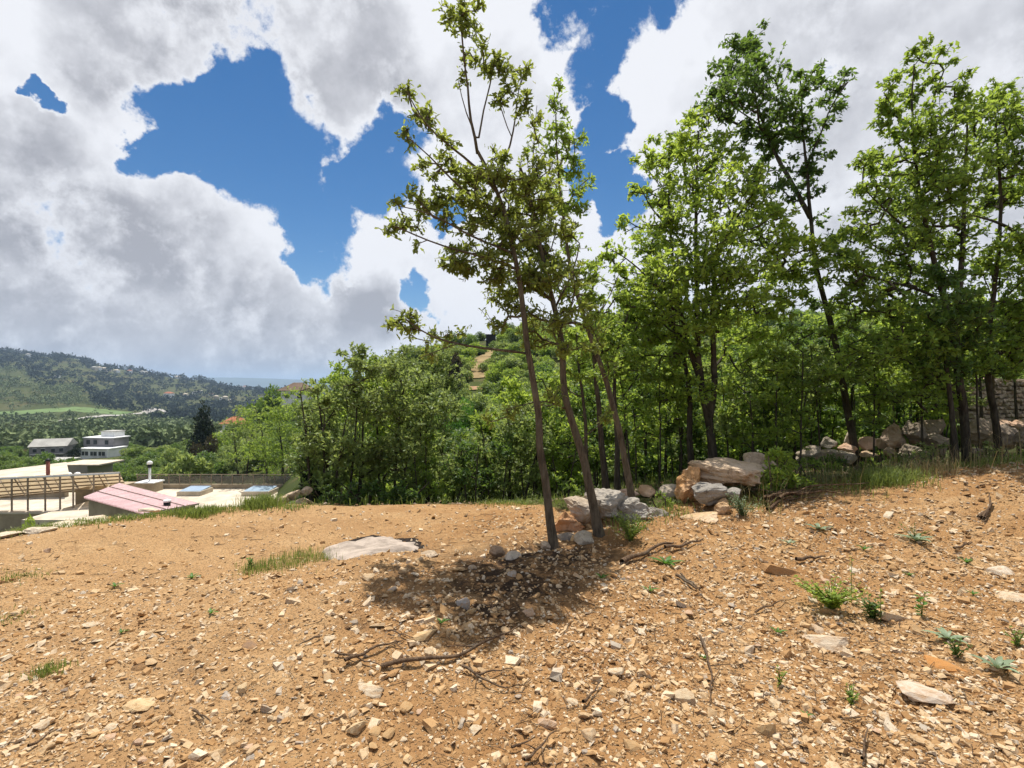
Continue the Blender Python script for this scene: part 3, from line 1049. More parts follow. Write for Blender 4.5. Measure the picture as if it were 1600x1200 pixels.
def front_trees():
    R = np.random.default_rng(11)
    # tree with the long bare side branch
    Y = 5.0
    t = root_stem(866, 856, [(858, 800), (849, 740), (843, 680), (838, 620), (826, 560), (819, 500), (812, 440), (800, 380), (785, 320), (765, 270), (746, 236)], Y, 0.043, 0.016)
    st = [t,
          px_stem([(746, 240), (738, 205), (733, 150), (727, 105), (721, 65), (719, 30)], (5.0, 4.9), .016, .004),
          px_stem([(748, 215), (757, 165), (767, 122), (772, 95)], (5.0, 5.2), .010, .004),
          px_stem([(738, 200), (722, 165), (716, 125)], (5.0, 4.85), .007, .003),
          px_stem([(770, 285), (788, 262), (800, 215), (806, 180), (815, 120)], (5.0, 5.25), .013, .004),
          px_stem([(800, 215), (790, 185), (782, 165)], (5.15, 5.1), .006, .003),
          px_stem([(776, 300), (745, 258), (718, 240), (690, 222), (665, 198), (646, 172), (635, 142)], (5.0, 4.6), .016, .004),
          px_stem([(785, 330), (745, 315), (715, 290), (690, 262), (663, 234), (634, 212)], (5.0, 4.7), .014, .004),
          px_stem([(800, 395), (760, 378), (735, 370), (700, 348), (672, 330), (625, 322)], (5.0, 4.55), .013, .004),
          px_stem([(806, 420), (760, 402), (735, 395), (690, 386), (655, 370), (620, 354)], (5.0, 4.7), .014, .004),
          px_stem([(826, 553), (780, 545), (745, 546), (720, 537), (690, 532), (665, 526), (650, 516), (634, 498)], (5.0, 4.6), .015, .005),
          px_stem([(715, 537), (690, 545), (655, 560)], (4.8, 4.7), .006, .003)]
    cl = [(732, 20, 22), (698, 24, 15), (738, 42, 14), (708, 48, 7), (722, 6, 14), (770, 90, 24), (786, 105, 14), (734, 92, 14), (720, 128, 9), (762, 110, 12),
          (812, 106, 17), (800, 132, 14), (780, 156, 13), (824, 165, 19), (634, 138, 17), (666, 176, 20), (672, 190, 12), (630, 208, 12), (640, 222, 8),
          (696, 230, 18), (658, 256, 14), (676, 272, 10), (646, 302, 15), (682, 312, 26), (616, 320, 10), (614, 356, 15), (652, 344, 17), (696, 342, 15), (652, 386, 8),
          (660, 318, 12), (630, 345, 10), (690, 300, 12), (712, 268, 14),
          (740, 285, 42, .9), (776, 240, 22, .7), (784, 300, 48, 1.0), (750, 350, 50, .9), (800, 370, 55, .9), (720, 400, 30, .8), (696, 412, 20, .8), (745, 420, 40, .7), (790, 440, 50, .8),
          (770, 490, 30, .6), (700, 250, 15), (725, 320, 25, .8),
          (625, 494, 20), (612, 506, 10), (650, 508, 14), (676, 528, 13), (698, 526, 10), (720, 520, 8), (668, 556, 8), (640, 520, 8)]
    tips = clump_tips(cl, Y, 0.35, 1000, R)
    grow_tree('oak_tree', 'slender front oak whose long bare side branch reaches left over the thicket', base_of(t), st, tips, 0.066, 6, M['leaf_olive'], M['bark'], R, LEAF_LOBED)
    # second front trunk
    Y = 5.3
    t = root_stem(938, 840, [(926, 790), (916, 735), (906, 690), (886, 640), (879, 590), (880, 540), (868, 480), (850, 420), (838, 360), (826, 300), (812, 262)], Y, 0.049, 0.015)
    st = [t, px_stem([(905, 690), (940, 660), (962, 640)], (5.3, 5.5), .008, .003),
          px_stem([(886, 640), (862, 622), (830, 628), (790, 640)], (5.3, 5.0), .010, .003),
          px_stem([(868, 480), (895, 430), (905, 380)], (5.3, 5.4), .014, .005),
          px_stem([(838, 360), (832, 300), (833, 240), (836, 190), (840, 165)], (5.3, 5.5), .010, .003)]
    cl = [(824, 275, 44, .9), (816, 325, 52, 1.0), (840, 300, 30, .9), (860, 350, 38, .9), (830, 400, 55, 1.0), (850, 450, 50, .9), (810, 470, 45, .8), (880, 420, 35, .8), (870, 500, 40, .7),
          (836, 185, 12), (838, 215, 10), (830, 520, 35, .6), (900, 490, 30, .6), (800, 645, 14, .6), (760, 650, 16, .5), (840, 632, 12, .5), (868, 615, 18, .6), (905, 545, 28, .6), (948, 650, 12), (935, 520, 20, .6)]
    tips = clump_tips(cl, Y, 0.4, 950, R)
    grow_tree('oak_tree', 'front oak with crooked trunk standing against the grey limestone outcrop', base_of(t), st, tips, 0.064, 6, M['leaf_olive'], M['bark'], R, LEAF_LOBED)
    # slim stems behind
    Y = 6.2
    t = root_stem(990, 786, [(982, 740), (972, 690), (958, 630), (940, 575), (918, 520), (898, 450), (886, 390), (876, 310), (869, 230), (868, 160)], Y, 0.045, 0.006)
    cl = [(872, 130, 10), (868, 158, 12), (880, 192, 20), (848, 226, 22), (882, 240, 26), (908, 216, 14), (864, 282, 28), (924, 284, 12), (892, 322, 22), (900, 380, 25), (918, 424, 28), (868, 330, 20),
          (905, 300, 14), (890, 270, 18), (930, 460, 25, .7), (890, 460, 30, .7), (950, 520, 25, .6), (915, 500, 25, .6), (960, 570, 20, .5), (905, 255, 10), (856, 205, 10)]
    tips = clump_tips(cl, Y, 0.45, 800, R)
    grow_tree('oak_tree', 'thin tall oak stem rising just right of the grey limestone outcrop', base_of(t), [t, px_stem([(918, 520), (950, 470), (965, 430)], (6.2, 6.4), .012, .004)], tips, 0.066, 6, M['leaf_oak'], M['bark'], R, LEAF_LOBED)
    for (u, v, Y, pts, r, cl, lab) in [
        (948, 770, 7.6, [(945, 740), (940, 690), (935, 622), (928, 560), (922, 480), (930, 420)], .055,
         [(935, 420, 25), (960, 450, 25), (920, 470, 30), (950, 500, 35), (930, 540, 30), (975, 540, 25)], 'straight dark oak trunk, left of the pair behind the grey outcrop'),
        (966, 768, 8.0, [(965, 720), (963, 660), (958, 600), (965, 540), (985, 480)], .050,
         [(985, 470, 28), (1000, 500, 30), (970, 530, 35), (990, 560, 30), (955, 580, 25)], 'short dark oak trunk, right of the pair behind the grey outcrop'),
        (918, 765, 7.2, [(916, 700), (914, 640), (905, 580), (900, 520)], .035,
         [(900, 520, 25), (915, 550, 25), (890, 570, 25), (930, 590, 22), (880, 600, 22)], 'thin oak sapling right behind the crooked front trunk')]:
        t = root_stem(u, v, pts, Y, r, 0.012)
        grow_tree('oak_tree', lab, base_of(t), [t], clump_tips(cl, Y, 0.5, 600, R), 0.07, 6, M['leaf_oak'], M['bark_dark'], R)


def right_trees():
    R = np.random.default_rng(23)
    # bright broad tree
    Y = 8.6
    t = root_stem(1116, 740, [(1112, 690), (1106, 650), (1096, 600), (1090, 550), (1090, 500), (1088, 420), (1087, 340), (1088, 270), (1092, 205)], Y, 0.078, 0.010)
    st = [t,
          px_stem([(1108, 660), (1118, 600), (1114, 540), (1112, 470), (1120, 400), (1150, 340), (1185, 290)], (8.6, 8.2), .06, .008),
          px_stem([(1096, 600), (1075, 540), (1060, 470), (1050, 400), (1045, 320), (1045, 250)], (8.6, 8.9), .05, .008),
          px_stem([(1090, 530), (1050, 480), (1010, 430), (975, 400), (955, 390)], (8.6, 8.2), .03, .006),
          px_stem([(1112, 470), (1150, 440), (1190, 400), (1220, 375)], (8.6, 9.0), .035, .006),
          px_stem([(1088, 420), (1060, 370), (1020, 330), (998, 290)], (8.6, 8.3), .025, .006)]
    cl = [(1090, 188, 26), (1070, 215, 26), (1047, 235, 34), (1003, 240, 16), (1020, 255, 18), (1110, 226, 38), (1130, 250, 30), (1047, 285, 55), (1108, 290, 55), (1165, 285, 42), (1190, 300, 28), (990, 302, 14),
          (1010, 310, 22), (972, 352, 14), (1003, 372, 36), (1050, 350, 42), (1090, 375, 55), (1150, 350, 50), (1195, 350, 38), (1230, 375, 34), (1258, 385, 30), (956, 402, 24), (962, 436, 24), (1000, 430, 36), (1047, 430, 50),
          (1100, 440, 55), (1160, 430, 55), (1210, 430, 42), (1020, 480, 36), (1075, 490, 45), (1130, 500, 45), (1180, 490, 42), (1070, 540, 30, .7), (1150, 550, 38, .7), (1225, 470, 36), (1250, 430, 34), (1200, 540, 34, .8), (1010, 530, 36, .8), (1040, 580, 30, .6), (1110, 590, 34, .6), (980, 480, 26), (1235, 330, 24), (1280, 410, 26)]
    tips = clump_tips(cl, Y, 0.9, 620, R)
    grow_tree('oak_tree', 'broad yellow-green oak with several stems rising behind the big boulder', base_of(t), st, tips, 0.082, 6, M['leaf_light'], M['bark_dark'], R)
    # its dark neighbour stem
    Y = 8.9
    t = root_stem(1080, 738, [(1078, 690), (1078, 620), (1072, 570), (1055, 520), (1040, 460), (1035, 400)], Y, 0.062, 0.012)
    cl = [(1030, 400, 30), (1045, 440, 36), (1010, 470, 36), (1060, 480, 36), (1030, 520, 40), (990, 520, 30), (1070, 560, 30, .7), (1010, 570, 36, .7)]
    grow_tree('oak_tree', 'dark oak trunk standing left of the broad yellow-green oak', base_of(t), [t], clump_tips(cl, Y, 0.7, 520, R), 0.09, 6, M['leaf_oak'], M['bark_dark'], R)
    # tall dark tree behind
    Y = 9.2
    t = root_stem(1342, 745, [(1334, 690), (1322, 630), (1310, 560), (1294, 490), (1280, 440), (1273, 410), (1266, 340), (1262, 280), (1256, 220), (1252, 160), (1250, 120)], Y, 0.072, 0.010)
    st = [t,
          px_stem([(1266, 340), (1240, 290), (1215, 250), (1195, 200), (1175, 140), (1165, 80), (1175, 55)], (9.2, 9.8), .045, .006),
          px_stem([(1195, 200), (1165, 180), (1135, 160), (1110, 145)], (9.6, 9.9), .016, .005),
          px_stem([(1260, 260), (1280, 215), (1300, 160), (1325, 128)], (9.2, 8.9), .020, .005),
          px_stem([(1200, 215), (1205, 150), (1195, 100)], (9.7, 9.9), .018, .005)]
    cl = [(1185, 55, 16), (1172, 66, 24), (1150, 88, 34), (1192, 98, 32), (1130, 112, 24), (1158, 135, 46), (1104, 148, 18), (1186, 160, 40), (1140, 180, 32), (1112, 170, 16), (1196, 205, 32), (1160, 210, 26), (1243, 120, 13), (1251, 150, 30),
          (1290, 112, 14), (1320, 126, 15), (1300, 132, 14), (1278, 156, 30), (1311, 168, 11), (1220, 182, 30), (1258, 190, 30), (1277, 215, 13), (1213, 237, 34), (1268, 249, 26), (1256, 275, 26), (1273, 294, 16), (1235, 215, 24),
          (1240, 300, 18, .7), (1285, 340, 14, .7), (1215, 280, 20, .7), (1300, 370, 18, .7), (1320, 440, 22, .7), (1270, 460, 26, .6), (1310, 520, 30, .6), (1250, 520, 32, .6)]
    tips = clump_tips(cl, Y, 0.7, 540, R)
    grow_tree('oak_tree', 'tallest dark green oak, forked top leaning left above the yellow-green crown', base_of(t), st, tips, 0.085, 6, M['leaf_dark'], M['bark_dark'], R, wind=(.25, 0, 0))
    # right-hand group
    Y = 8.0
    t = root_stem(1512, 728, [(1508, 660), (1500, 600), (1488, 530), (1475, 470), (1458, 400), (1442, 330), (1430, 250), (1424, 180), (1428, 100)], Y, 0.066, 0.008)
    st = [t,
          px_stem([(1488, 530), (1500, 450), (1505, 370), (1508, 280), (1512, 190), (1512, 130)], (8.0, 8.5), .05, .007),
          px_stem([(1458, 400), (1420, 360), (1385, 330), (1355, 300)], (8.0, 7.7), .025, .006),
          px_stem([(1430, 250), (1450, 180), (1475, 110)], (8.0, 7.8), .018, .005),
          px_stem([(1475, 470), (1430, 450), (1390, 440), (1350, 430)], (8.0, 7.7), .022, .006)]
    cl = [(1426, 80, 16), (1447, 86, 10), (1477, 90, 16), (1438, 106, 14), (1387, 132, 18), (1456, 126, 13), (1392, 162, 22), (1430, 154, 26), (1470, 140, 10), (1511, 115, 10), (1511, 143, 22), (1366, 234, 26), (1421, 198, 34), (1478, 182, 40),
          (1353, 268, 18), (1405, 250, 42), (1466, 240, 50), (1366, 300, 28), (1420, 305, 50), (1485, 296, 50), (1345, 352, 32), (1320, 374, 26), (1405, 375, 55), (1480, 370, 55), (1380, 430, 52), (1450, 440, 55), (1350, 480, 42), (1410, 500, 52), (1470, 510, 50),
          (1370, 560, 42, .9), (1430, 570, 48, .9), (1300, 400, 24), (1320, 440, 30), (1335, 530, 36), (1390, 340, 40), (1450, 340, 46), (1340, 400, 34), (1400, 610, 36, .7), (1310, 580, 30, .7), (1460, 610, 34, .7), (1380, 190, 24), (1440, 270, 36)]
    grow_tree('oak_tree', 'leafy oak with two tall leaning tops beside the stacked rocks', base_of(t), st, clump_tips(cl, Y, 0.8, 640, R), 0.08, 6, M['leaf_oak'], M['bark_dark'], R, wind=(.25, 0, .05))
    Y = 7.6
    t = root_stem(1492, 730, [(1492, 680), (1484, 620), (1478, 560), (1470, 500), (1480, 440)], Y, 0.045, 0.012)
    cl = [(1480, 440, 35), (1500, 470, 40), (1460, 490, 36), (1500, 530, 40), (1450, 560, 36), (1490, 580, 36), (1520, 500, 36)]
    grow_tree('oak_tree', 'short dark oak trunk, left of the close pair of trunks on the right', base_of(t), [t], clump_tips(cl, Y, 0.6, 540, R), 0.085, 6, M['leaf_dark'], M['bark_dark'], R)
    Y = 8.4
    t = root_stem(1562, 690, [(1556, 650), (1545, 610), (1540, 560), (1550, 480), (1560, 400), (1565, 320), (1560, 240), (1552, 160)], Y, 0.056, 0.010)
    st = [t, px_stem([(1640, 400), (1605, 378), (1570, 350), (1540, 342), (1515, 335)], (8.2, 7.9), .045, .008)]
    cl = [(1549, 132, 10), (1536, 178, 38), (1580, 180, 42), (1620, 150, 40), (1536, 234, 46), (1590, 236, 46), (1640, 220, 50), (1555, 296, 46), (1610, 300, 46), (1590, 395, 46), (1545, 400, 36, .6), (1640, 370, 50), (1555, 445, 50), (1610, 450, 50),
          (1540, 510, 46), (1595, 520, 50), (1640, 480, 55), (1560, 560, 36, .8), (1620, 560, 40, .8)]
    grow_tree('oak_tree', 'rightmost spreading oak with bare dark limb entering from the right edge', base_of(t), st, clump_tips(cl, Y, 0.8, 640, R), 0.08, 6, M['leaf_oak'], M['bark_dark'], R, wind=(.25, 0, .05))
    Y = 9.4
    t = root_stem(1556, 655, [(1552, 630), (1551, 600), (1552, 560), (1560, 500)], Y, 0.04, 0.012)
    grow_tree('oak_tree', 'thin brown sapling trunk in front of the stone retaining wall', base_of(t), [t], clump_tips([(1560, 500, 36), (1540, 540, 36), (1580, 545, 36), (1600, 500, 40)], Y, .5, 480, R), 0.09, 6, M['leaf_oak'], M['bark'], R)


def auto_tree(name, label, u, Y, vtop, vbase, wpx, leafmat, barkmat, R, ncl=9, dens=150, leaf=0.09, per=6, stems=1, r=0.05, group=None, low=0.3, tmpl=LEAF_OVAL, clumps=None):
    """a tree planted on the terrain below image column u, its crown between rows vtop and vbase"""
    x = (u - 800) / FPX * Y
    g = h1(x, Y)
    vg = 600 - (g - EYE) / Y * FPX
    sts = []
    for s in range(stems):
        uu = u + (s - (stems - 1) / 2) * wpx * 0.35 * R.uniform(.7, 1.2)
        ut = u + (uu - u) * 2.2 + R.normal() * wpx * 0.15
        vt = vtop + R.uniform(0.12, 0.35) * (vbase - vtop)
        pts = [(uu + (ut - uu) * q ** 1.3 + R.normal() * wpx * 0.03, vg + (vt - vg) * q) for q in (0.25, .5, .75, 1)]
        sts.append(root_stem(uu, vg, pts, Y + R.uniform(-.25, .25), r * R.uniform(.8, 1.1), 0.008))
    if clumps is None:
        clumps = []
        for k in range(ncl):
            q = k / max(1, ncl - 1)
            vv = vtop + (vbase - vtop) * (0.08 + 0.84 * q)
            half = wpx * (0.35 + 0.65 * math.sin(math.pi * min(1, 0.18 + q * 0.75)))
            rr = wpx * R.uniform(0.34, 0.52) * (0.65 if q < 0.12 else 1)
            clumps.append((u + R.uniform(-1, 1) * (half - rr * 0.5), vv, rr, 1.0))
    tips = clump_tips(clumps, Y, wpx / FPX * Y * 0.8, dens, R)
    return grow_tree(name, label, base_of(sts[0]), sts, tips, leaf, per, leafmat, barkmat, R, tmpl, group, seg=min(1.5, 0.16 if Y < 7.5 else 0.034 * Y))


def thicket():
    R = np.random.default_rng(31)
    spec = [  # u, Y, clumps, material, label, stems
        (545, 9.3, [(552, 548, 18), (545, 562, 20), (566, 590, 30), (540, 630, 36), (585, 640, 38), (560, 690, 40), (530, 720, 34), (585, 720, 36)], 'leaf_thicket', 'tallest thicket oak with wispy top, centre of the thicket', 3),
        (505, 9.0, [(500, 610, 22), (505, 640, 30), (490, 680, 34), (515, 700, 36), (480, 715, 26), (500, 745, 30)], 'leaf_thicket', 'thicket oak with dark trunks at the left end of the edge', 3),
        (490, 9.4, [(488, 660, 16), (492, 690, 18), (485, 715, 20), (492, 745, 24), (488, 770, 24)], 'leaf_conifer', 'dark narrow evergreen at the left of the thicket trunks', 1),
        (605, 9.6, [(618, 585, 26), (605, 625, 36), (640, 650, 36), (615, 700, 40), (650, 730, 34), (590, 740, 26)], 'leaf_thicket', 'thicket oak just right of the tallest thicket one', 2),
        (655, 10, [(655, 600, 28), (672, 640, 34), (660, 690, 38), (690, 730, 34), (650, 755, 26)], 'leaf_thicket', 'thicket oak left of the round bright green tree', 2),
(725, 10.6, [(732, 700, 28), (712, 738, 32), (758, 716, 32), (742, 760, 30)], 'leaf_thicket', 'low thicket bush below the round bright green tree', 3),
        (795, 10.6, [(800, 655, 34), (786, 700, 38), (826, 690, 34), (815, 738, 36), (780, 756, 30)], 'leaf_thicket', 'leafy thicket sapling left of the first front trunk', 3),
        (862, 11.0, [(868, 600, 28), (858, 645, 38), (888, 685, 38), (850, 725, 30), (890, 735, 26)], 'leaf_oak', 'leafy thicket sapling between the two front trunks', 2),
        (640, 15.0, [(602, 572, 26), (640, 562, 28), (680, 556, 26), (585, 600, 28), (650, 600, 36), (700, 595, 28), (620, 620, 30)], 'leaf_thicket', 'broad light tree on the slope behind the thicket', 3),
        (570, 14.0, [(520, 600, 22), (535, 585, 22), (575, 570, 24), (560, 610, 30)], 'leaf_oak', 'pale tree top peeping out behind the tallest thicket oak', 2),
        (610, 9.0, [(600, 765, 24), (640, 770, 24), (570, 770, 22)], 'leaf_dark', 'shaded undergrowth bush beneath the thicket oaks', 4),
        (700, 9.8, [(690, 775, 22), (720, 778, 20), (665, 778, 20)], 'leaf_thicket', 'undergrowth bush at the right foot of the thicket', 4),
    ]
    for (u, Y, cl, mat, lab, ns) in spec:
        auto_tree('thicket_tree' if 'bush' not in lab else 'bush', lab, u, Y, 0, 0, 40, M[mat], M['bark_dark'], R, dens=720, leaf=0.082, per=6, stems=ns, r=0.034, clumps=[c + (1.0,) for c in cl],
                  group='trees of the thicket beyond the clearing') if True else None


def slope_trees():
    R = np.random.default_rng(37)
    for (u, Y, cl, mat, lab) in [
            (432, 60, [(432, 640, 30), (402, 664, 32), (452, 655, 36), (392, 706, 32), (440, 705, 38), (472, 632, 30), (466, 612, 18), (410, 732, 24), (455, 735, 28), (482, 680, 28), (425, 675, 34), (470, 710, 30)], 'leaf_oak', 'broad bright yellow-green tree behind the railing, left of the thicket'),
            (378, 70, [(382, 650, 24), (368, 680, 26), (362, 712, 24), (390, 728, 22), (400, 690, 24)], 'leaf_thicket', 'mid-green tree behind the railing, left of the broad yellow-green one'),
            (500, 46, [(495, 625, 22), (500, 655, 28), (488, 690, 28), (510, 600, 16)], 'leaf_light', 'light tree between the broad yellow-green one and the thicket'),
            (345, 84, [(345, 690, 20), (338, 712, 22), (355, 730, 20)], 'leaf_oak', 'green tree below the orange roof')]:
        auto_tree('slope_tree', lab, u, Y, 0, 0, 40, M[mat], M['bark_dark'], R, dens=36 if Y > 50 else 60, leaf=0.0042 * Y, per=6, stems=2, r=0.16, clumps=[c + (1.0,) for c in cl], group='trees on the slope behind the railing')


def thicket_back():
    R = np.random.default_rng(39)
    lab = ['at its left end', 'left behind the tallest oak', 'right behind the tallest oak', 'above its middle', 'left of the round bright tree', 'right of the round bright tree', 'behind the first front trunk', 'behind the crooked front trunk', 'left above the grey outcrop']
    for i, (u, vt, Y) in enumerate([(500, 612, 13), (530, 588, 15), (590, 582, 13), (625, 590, 17), (675, 612, 14), (762, 640, 14), (815, 590, 16), (880, 560, 15), (930, 540, 17)]):
        cl = []
        for k in range(9):
            q = k / 8
            cl.append((u + R.uniform(-1, 1) * (14 + 26 * q), vt + 14 + (760 - vt) * q * .85, R.uniform(22, 32) * (.7 if k == 0 else 1), 1.0))
        auto_tree('thicket_tree', 'second-row thicket tree ' + lab[i], u, Y, 0, 0, 40, M[['leaf_thicket', 'leaf_oak', 'leaf_light', 'leaf_thicket'][i % 4]], M['bark_dark'], R, dens=330, leaf=0.0085 * Y, per=6, stems=2, r=0.04, clumps=cl, group='second row of the thicket')


# auto_tree needs a sensible stem height when clumps are given
_old_auto = auto_tree


def auto_tree(name, label, u, Y, vtop, vbase, wpx, *a, **k):
    cl = k.get('clumps')
    if cl:
        vtop = min(c[1] - c[2] for c in cl); vbase = max(c[1] + c[2] for c in cl)
        wpx = max(20, 0.5 * (max(c[0] + c[2] for c in cl) - min(c[0] - c[2] for c in cl)))
    return _old_auto(name, label, u, Y, vtop, vbase, wpx, *a, **k)


def understory():
    R = np.random.default_rng(41)
    us = [930, 975, 1010, 1040, 1065, 1145, 1170, 1200, 1235, 1265, 1300, 1330, 1375, 1410, 1445, 1480, 1535, 1600]
    where = ['behind the crooked front trunk', 'behind the thin tall stem', 'left of the dark trunk at the big boulder', 'just left of the dark boulder trunk', 'close behind the dark boulder trunk',
             'right behind the broad yellow-green oak', 'above the right end of the big boulder', 'behind the bright shrub', 'above the grey rocks right of the bright shrub', 'left of the tall dark oak trunk',
             'close left of the tall dark oak trunk', 'right behind the tall dark oak trunk', 'above the pale rock slabs', 'behind the big stacked rocks', 'above the big stacked rocks',
             'left of the close pair of right trunks', 'between the right trunks and the wall', 'at the right edge in front of the wall']
    for i, u in enumerate(us):
        Y = R.uniform(10.0, 13.5) if u < 1450 else R.uniform(10.5, 12)
        vt = R.uniform(480, 560)
        vb = R.uniform(660, 705) if u < 1400 else 600
        mat = ['leaf_oak', 'leaf_dark', 'leaf_oak', 'leaf_light', 'leaf_dark'][i % 5]
        auto_tree('oak_sapling', 'slim woodland sapling ' + where[i], u, Y, vt, vb, R.uniform(38, 52), M[mat], M['bark_dark'], R, ncl=8, dens=300, leaf=0.105, per=6, stems=1 + int(R.integers(0, 2)), r=0.045,
                  group='saplings of the wood on the right')
    for i, (u, lab) in enumerate([(960, 'left of the big boulder'), (1070, 'behind the dark trunk'), (1180, 'behind the bright shrub'), (1290, 'left of the tall dark trunk'), (1390, 'behind the stacked rocks'), (1500, 'below the right oaks')]):
        Y = R.uniform(14.5, 17)
        auto_tree('oak_tree', 'deeper woodland tree seen far back ' + lab, u, Y, 460 + R.uniform(-20, 20), 690 if u < 1450 else 600, 70, M['leaf_oak' if i % 2 else 'leaf_light'], M['bark_dark'], R, ncl=12, dens=190, leaf=0.13, per=6, stems=2, r=0.08,
                  group='deeper trees of the wood')


def low_fill():
    R = np.random.default_rng(43)
    lab = ['behind the crooked front trunk', 'left of the big boulder', 'behind the pale rocks left of the big boulder', 'behind the dark trunk', 'right behind the big boulder', 'behind the sloping boulder',
           'behind the bright shrub', 'right of the bright shrub', 'behind the striped grey rock', 'left behind the tall dark oak', 'right behind the tall dark oak', 'behind the pink flat-topped slab',
           'behind the dark stacked block', 'left of the right trunks']
    for i, u in enumerate([925, 985, 1020, 1060, 1100, 1150, 1185, 1220, 1255, 1290, 1350, 1385, 1425, 1465]):
        Y = R.uniform(9.8, 11.6)
        vb = np.interp(u, [925, 1100, 1300, 1465], [745, 715, 690, 660])
        cl = [(u + R.uniform(-28, 28), vb - R.uniform(-10, 130), R.uniform(20, 32), 1.0) for _ in range(7)]
        auto_tree('wood_bush', 'leafy shade bush low in the wood ' + lab[i], u, Y, 0, 0, 40, M[['leaf_dark', 'leaf_oak', 'leaf_dark', 'leaf_thicket'][i % 4]], M['bark_dark'], R, dens=330, leaf=0.085, per=6, stems=2, r=0.02, clumps=cl, group='bushes low in the wood')
    lab = ['over the grey outcrop', 'above the pale orange rock', 'left of the broad yellow-green oak', 'right of the broad yellow-green oak', 'above the sloping boulder', 'above the bright shrub', 'above the striped grey rock',
           'left of the tall dark trunk', 'right of the tall dark trunk', 'above the pink slab', 'above the stacked rocks', 'right above the large dark block', 'by the close pair of right trunks']
    for i, (u, va, vb) in enumerate([(985, 560, 690), (1030, 560, 700), (1065, 540, 660), (1140, 560, 670), (1175, 520, 680), (1210, 540, 690), (1250, 520, 670), (1285, 540, 650), (1365, 540, 650), (1400, 520, 640), (1440, 540, 640), (1470, 560, 630), (1530, 520, 600)]):
        Y = R.uniform(8.3, 9.6)
        cl = [(u + R.uniform(-30, 30), R.uniform(va, vb), R.uniform(20, 32), 1.0) for _ in range(8)]
        auto_tree('edge_sapling', 'low-branched leafy sapling at the wood edge ' + lab[i], u, Y, 0, 0, 40, M[['leaf_oak', 'leaf_light', 'leaf_oak', 'leaf_thicket'][i % 4]], M['bark_dark'], R, dens=330, leaf=0.075, per=6, stems=1, r=0.02, clumps=cl, group='leafy saplings at the wood edge')
    lab = ['at its left end', 'beneath the tallest oak', 'right of the tallest oak', 'in its middle', 'below the round bright tree', 'left of the first front trunk', 'close to the first front trunk', 'between the two front trunks']
    for i, u in enumerate([480, 550, 610, 660, 735, 775, 825, 880]):
        Y = R.uniform(9.2, 10.4)
        cl = [(u + R.uniform(-32, 32), 770 - R.uniform(0, 80), R.uniform(18, 28), 1.0) for _ in range(6)]
        auto_tree('wood_bush', 'low leafy bush filling the thicket ' + lab[i], u, Y, 0, 0, 40, M[['leaf_dark', 'leaf_dark', 'leaf_thicket', 'leaf_oak'][i % 4]], M['bark_dark'], R, dens=330, leaf=0.075, per=6, stems=2, r=0.02, clumps=cl, group='bushes filling the thicket')


front_trees()
right_trees()
for _i, (_u, _Y) in enumerate([(1690, 8.8), (1800, 9.6), (1930, 8.4)]):
    auto_tree('oak_tree', 'oak past the right picture edge, ' + ['nearest', 'second', 'third'][_i] + ' one out', _u, _Y, 130 + 30 * _i, 600, 85, M[['leaf_oak', 'leaf_light', 'leaf_oak'][_i]], M['bark_dark'], np.random.default_rng(900 + _i),
              ncl=16, dens=300, leaf=.09, per=6, stems=2, r=.09)
low_fill()
thicket()
thicket_back()
slope_trees()
understory()

# ------------------------------------------------------------------ bushes on the slopes (shared shapes)


def bush_mesh(seed, nleaf, leaf, kind='round'):
    R = np.random.default_rng(seed)
    nl = R.integers(6, 10)
    cen = R.normal(size=(nl, 3)) * np.array([0.42, 0.42, 0.26]) + np.array([0, 0, 0.62])
    rad = R.uniform(0.28, 0.5, nl)
    if kind == 'cone':
        q = np.linspace(0, 1, nl)
        cen = np.stack([R.normal(size=nl) * 0.05, R.normal(size=nl) * 0.05, 0.25 + 2.4 * q], 1)
        rad = 0.85 * (1 - q) ** 0.75 + 0.10
    if kind == 'column':
        q = np.linspace(0, 1, nl)
        cen = np.stack([R.normal(size=nl) * 0.08, R.normal(size=nl) * 0.08, 0.3 + 1.5 * q], 1)
        rad = np.full(nl, 0.48) * (1 - 0.45 * q)
    k = R.choice(nl, nleaf, p=rad ** 2 / np.sum(rad ** 2))
    d = R.normal(size=(nleaf, 3)); d /= np.linalg.norm(d, axis=1)[:, None]
    lump = 1 + 0.28 * fbm(cen[k] * 3 + d * 2.2, 2, 0.5, seed)
    pos = cen[k] + d * (rad[k] * (R.random(nleaf) ** 0.22) * lump)[:, None] * np.array([1, 1, 0.85 if kind == 'round' else 0.6])
    pos[:, 2] = np.maximum(pos[:, 2], 0.02)
    v, f = leaves_np(pos, d * 0.6 + R.normal(size=(nleaf, 3)) * 0.6, d * 0.8 + R.normal(size=(nleaf, 3)) * 0.5 + np.array([0, 0, 0.5]), leaf * R.uniform(.7, 1.3, nleaf), LEAF_OVAL)
    return mesh_np('bush', v, f)


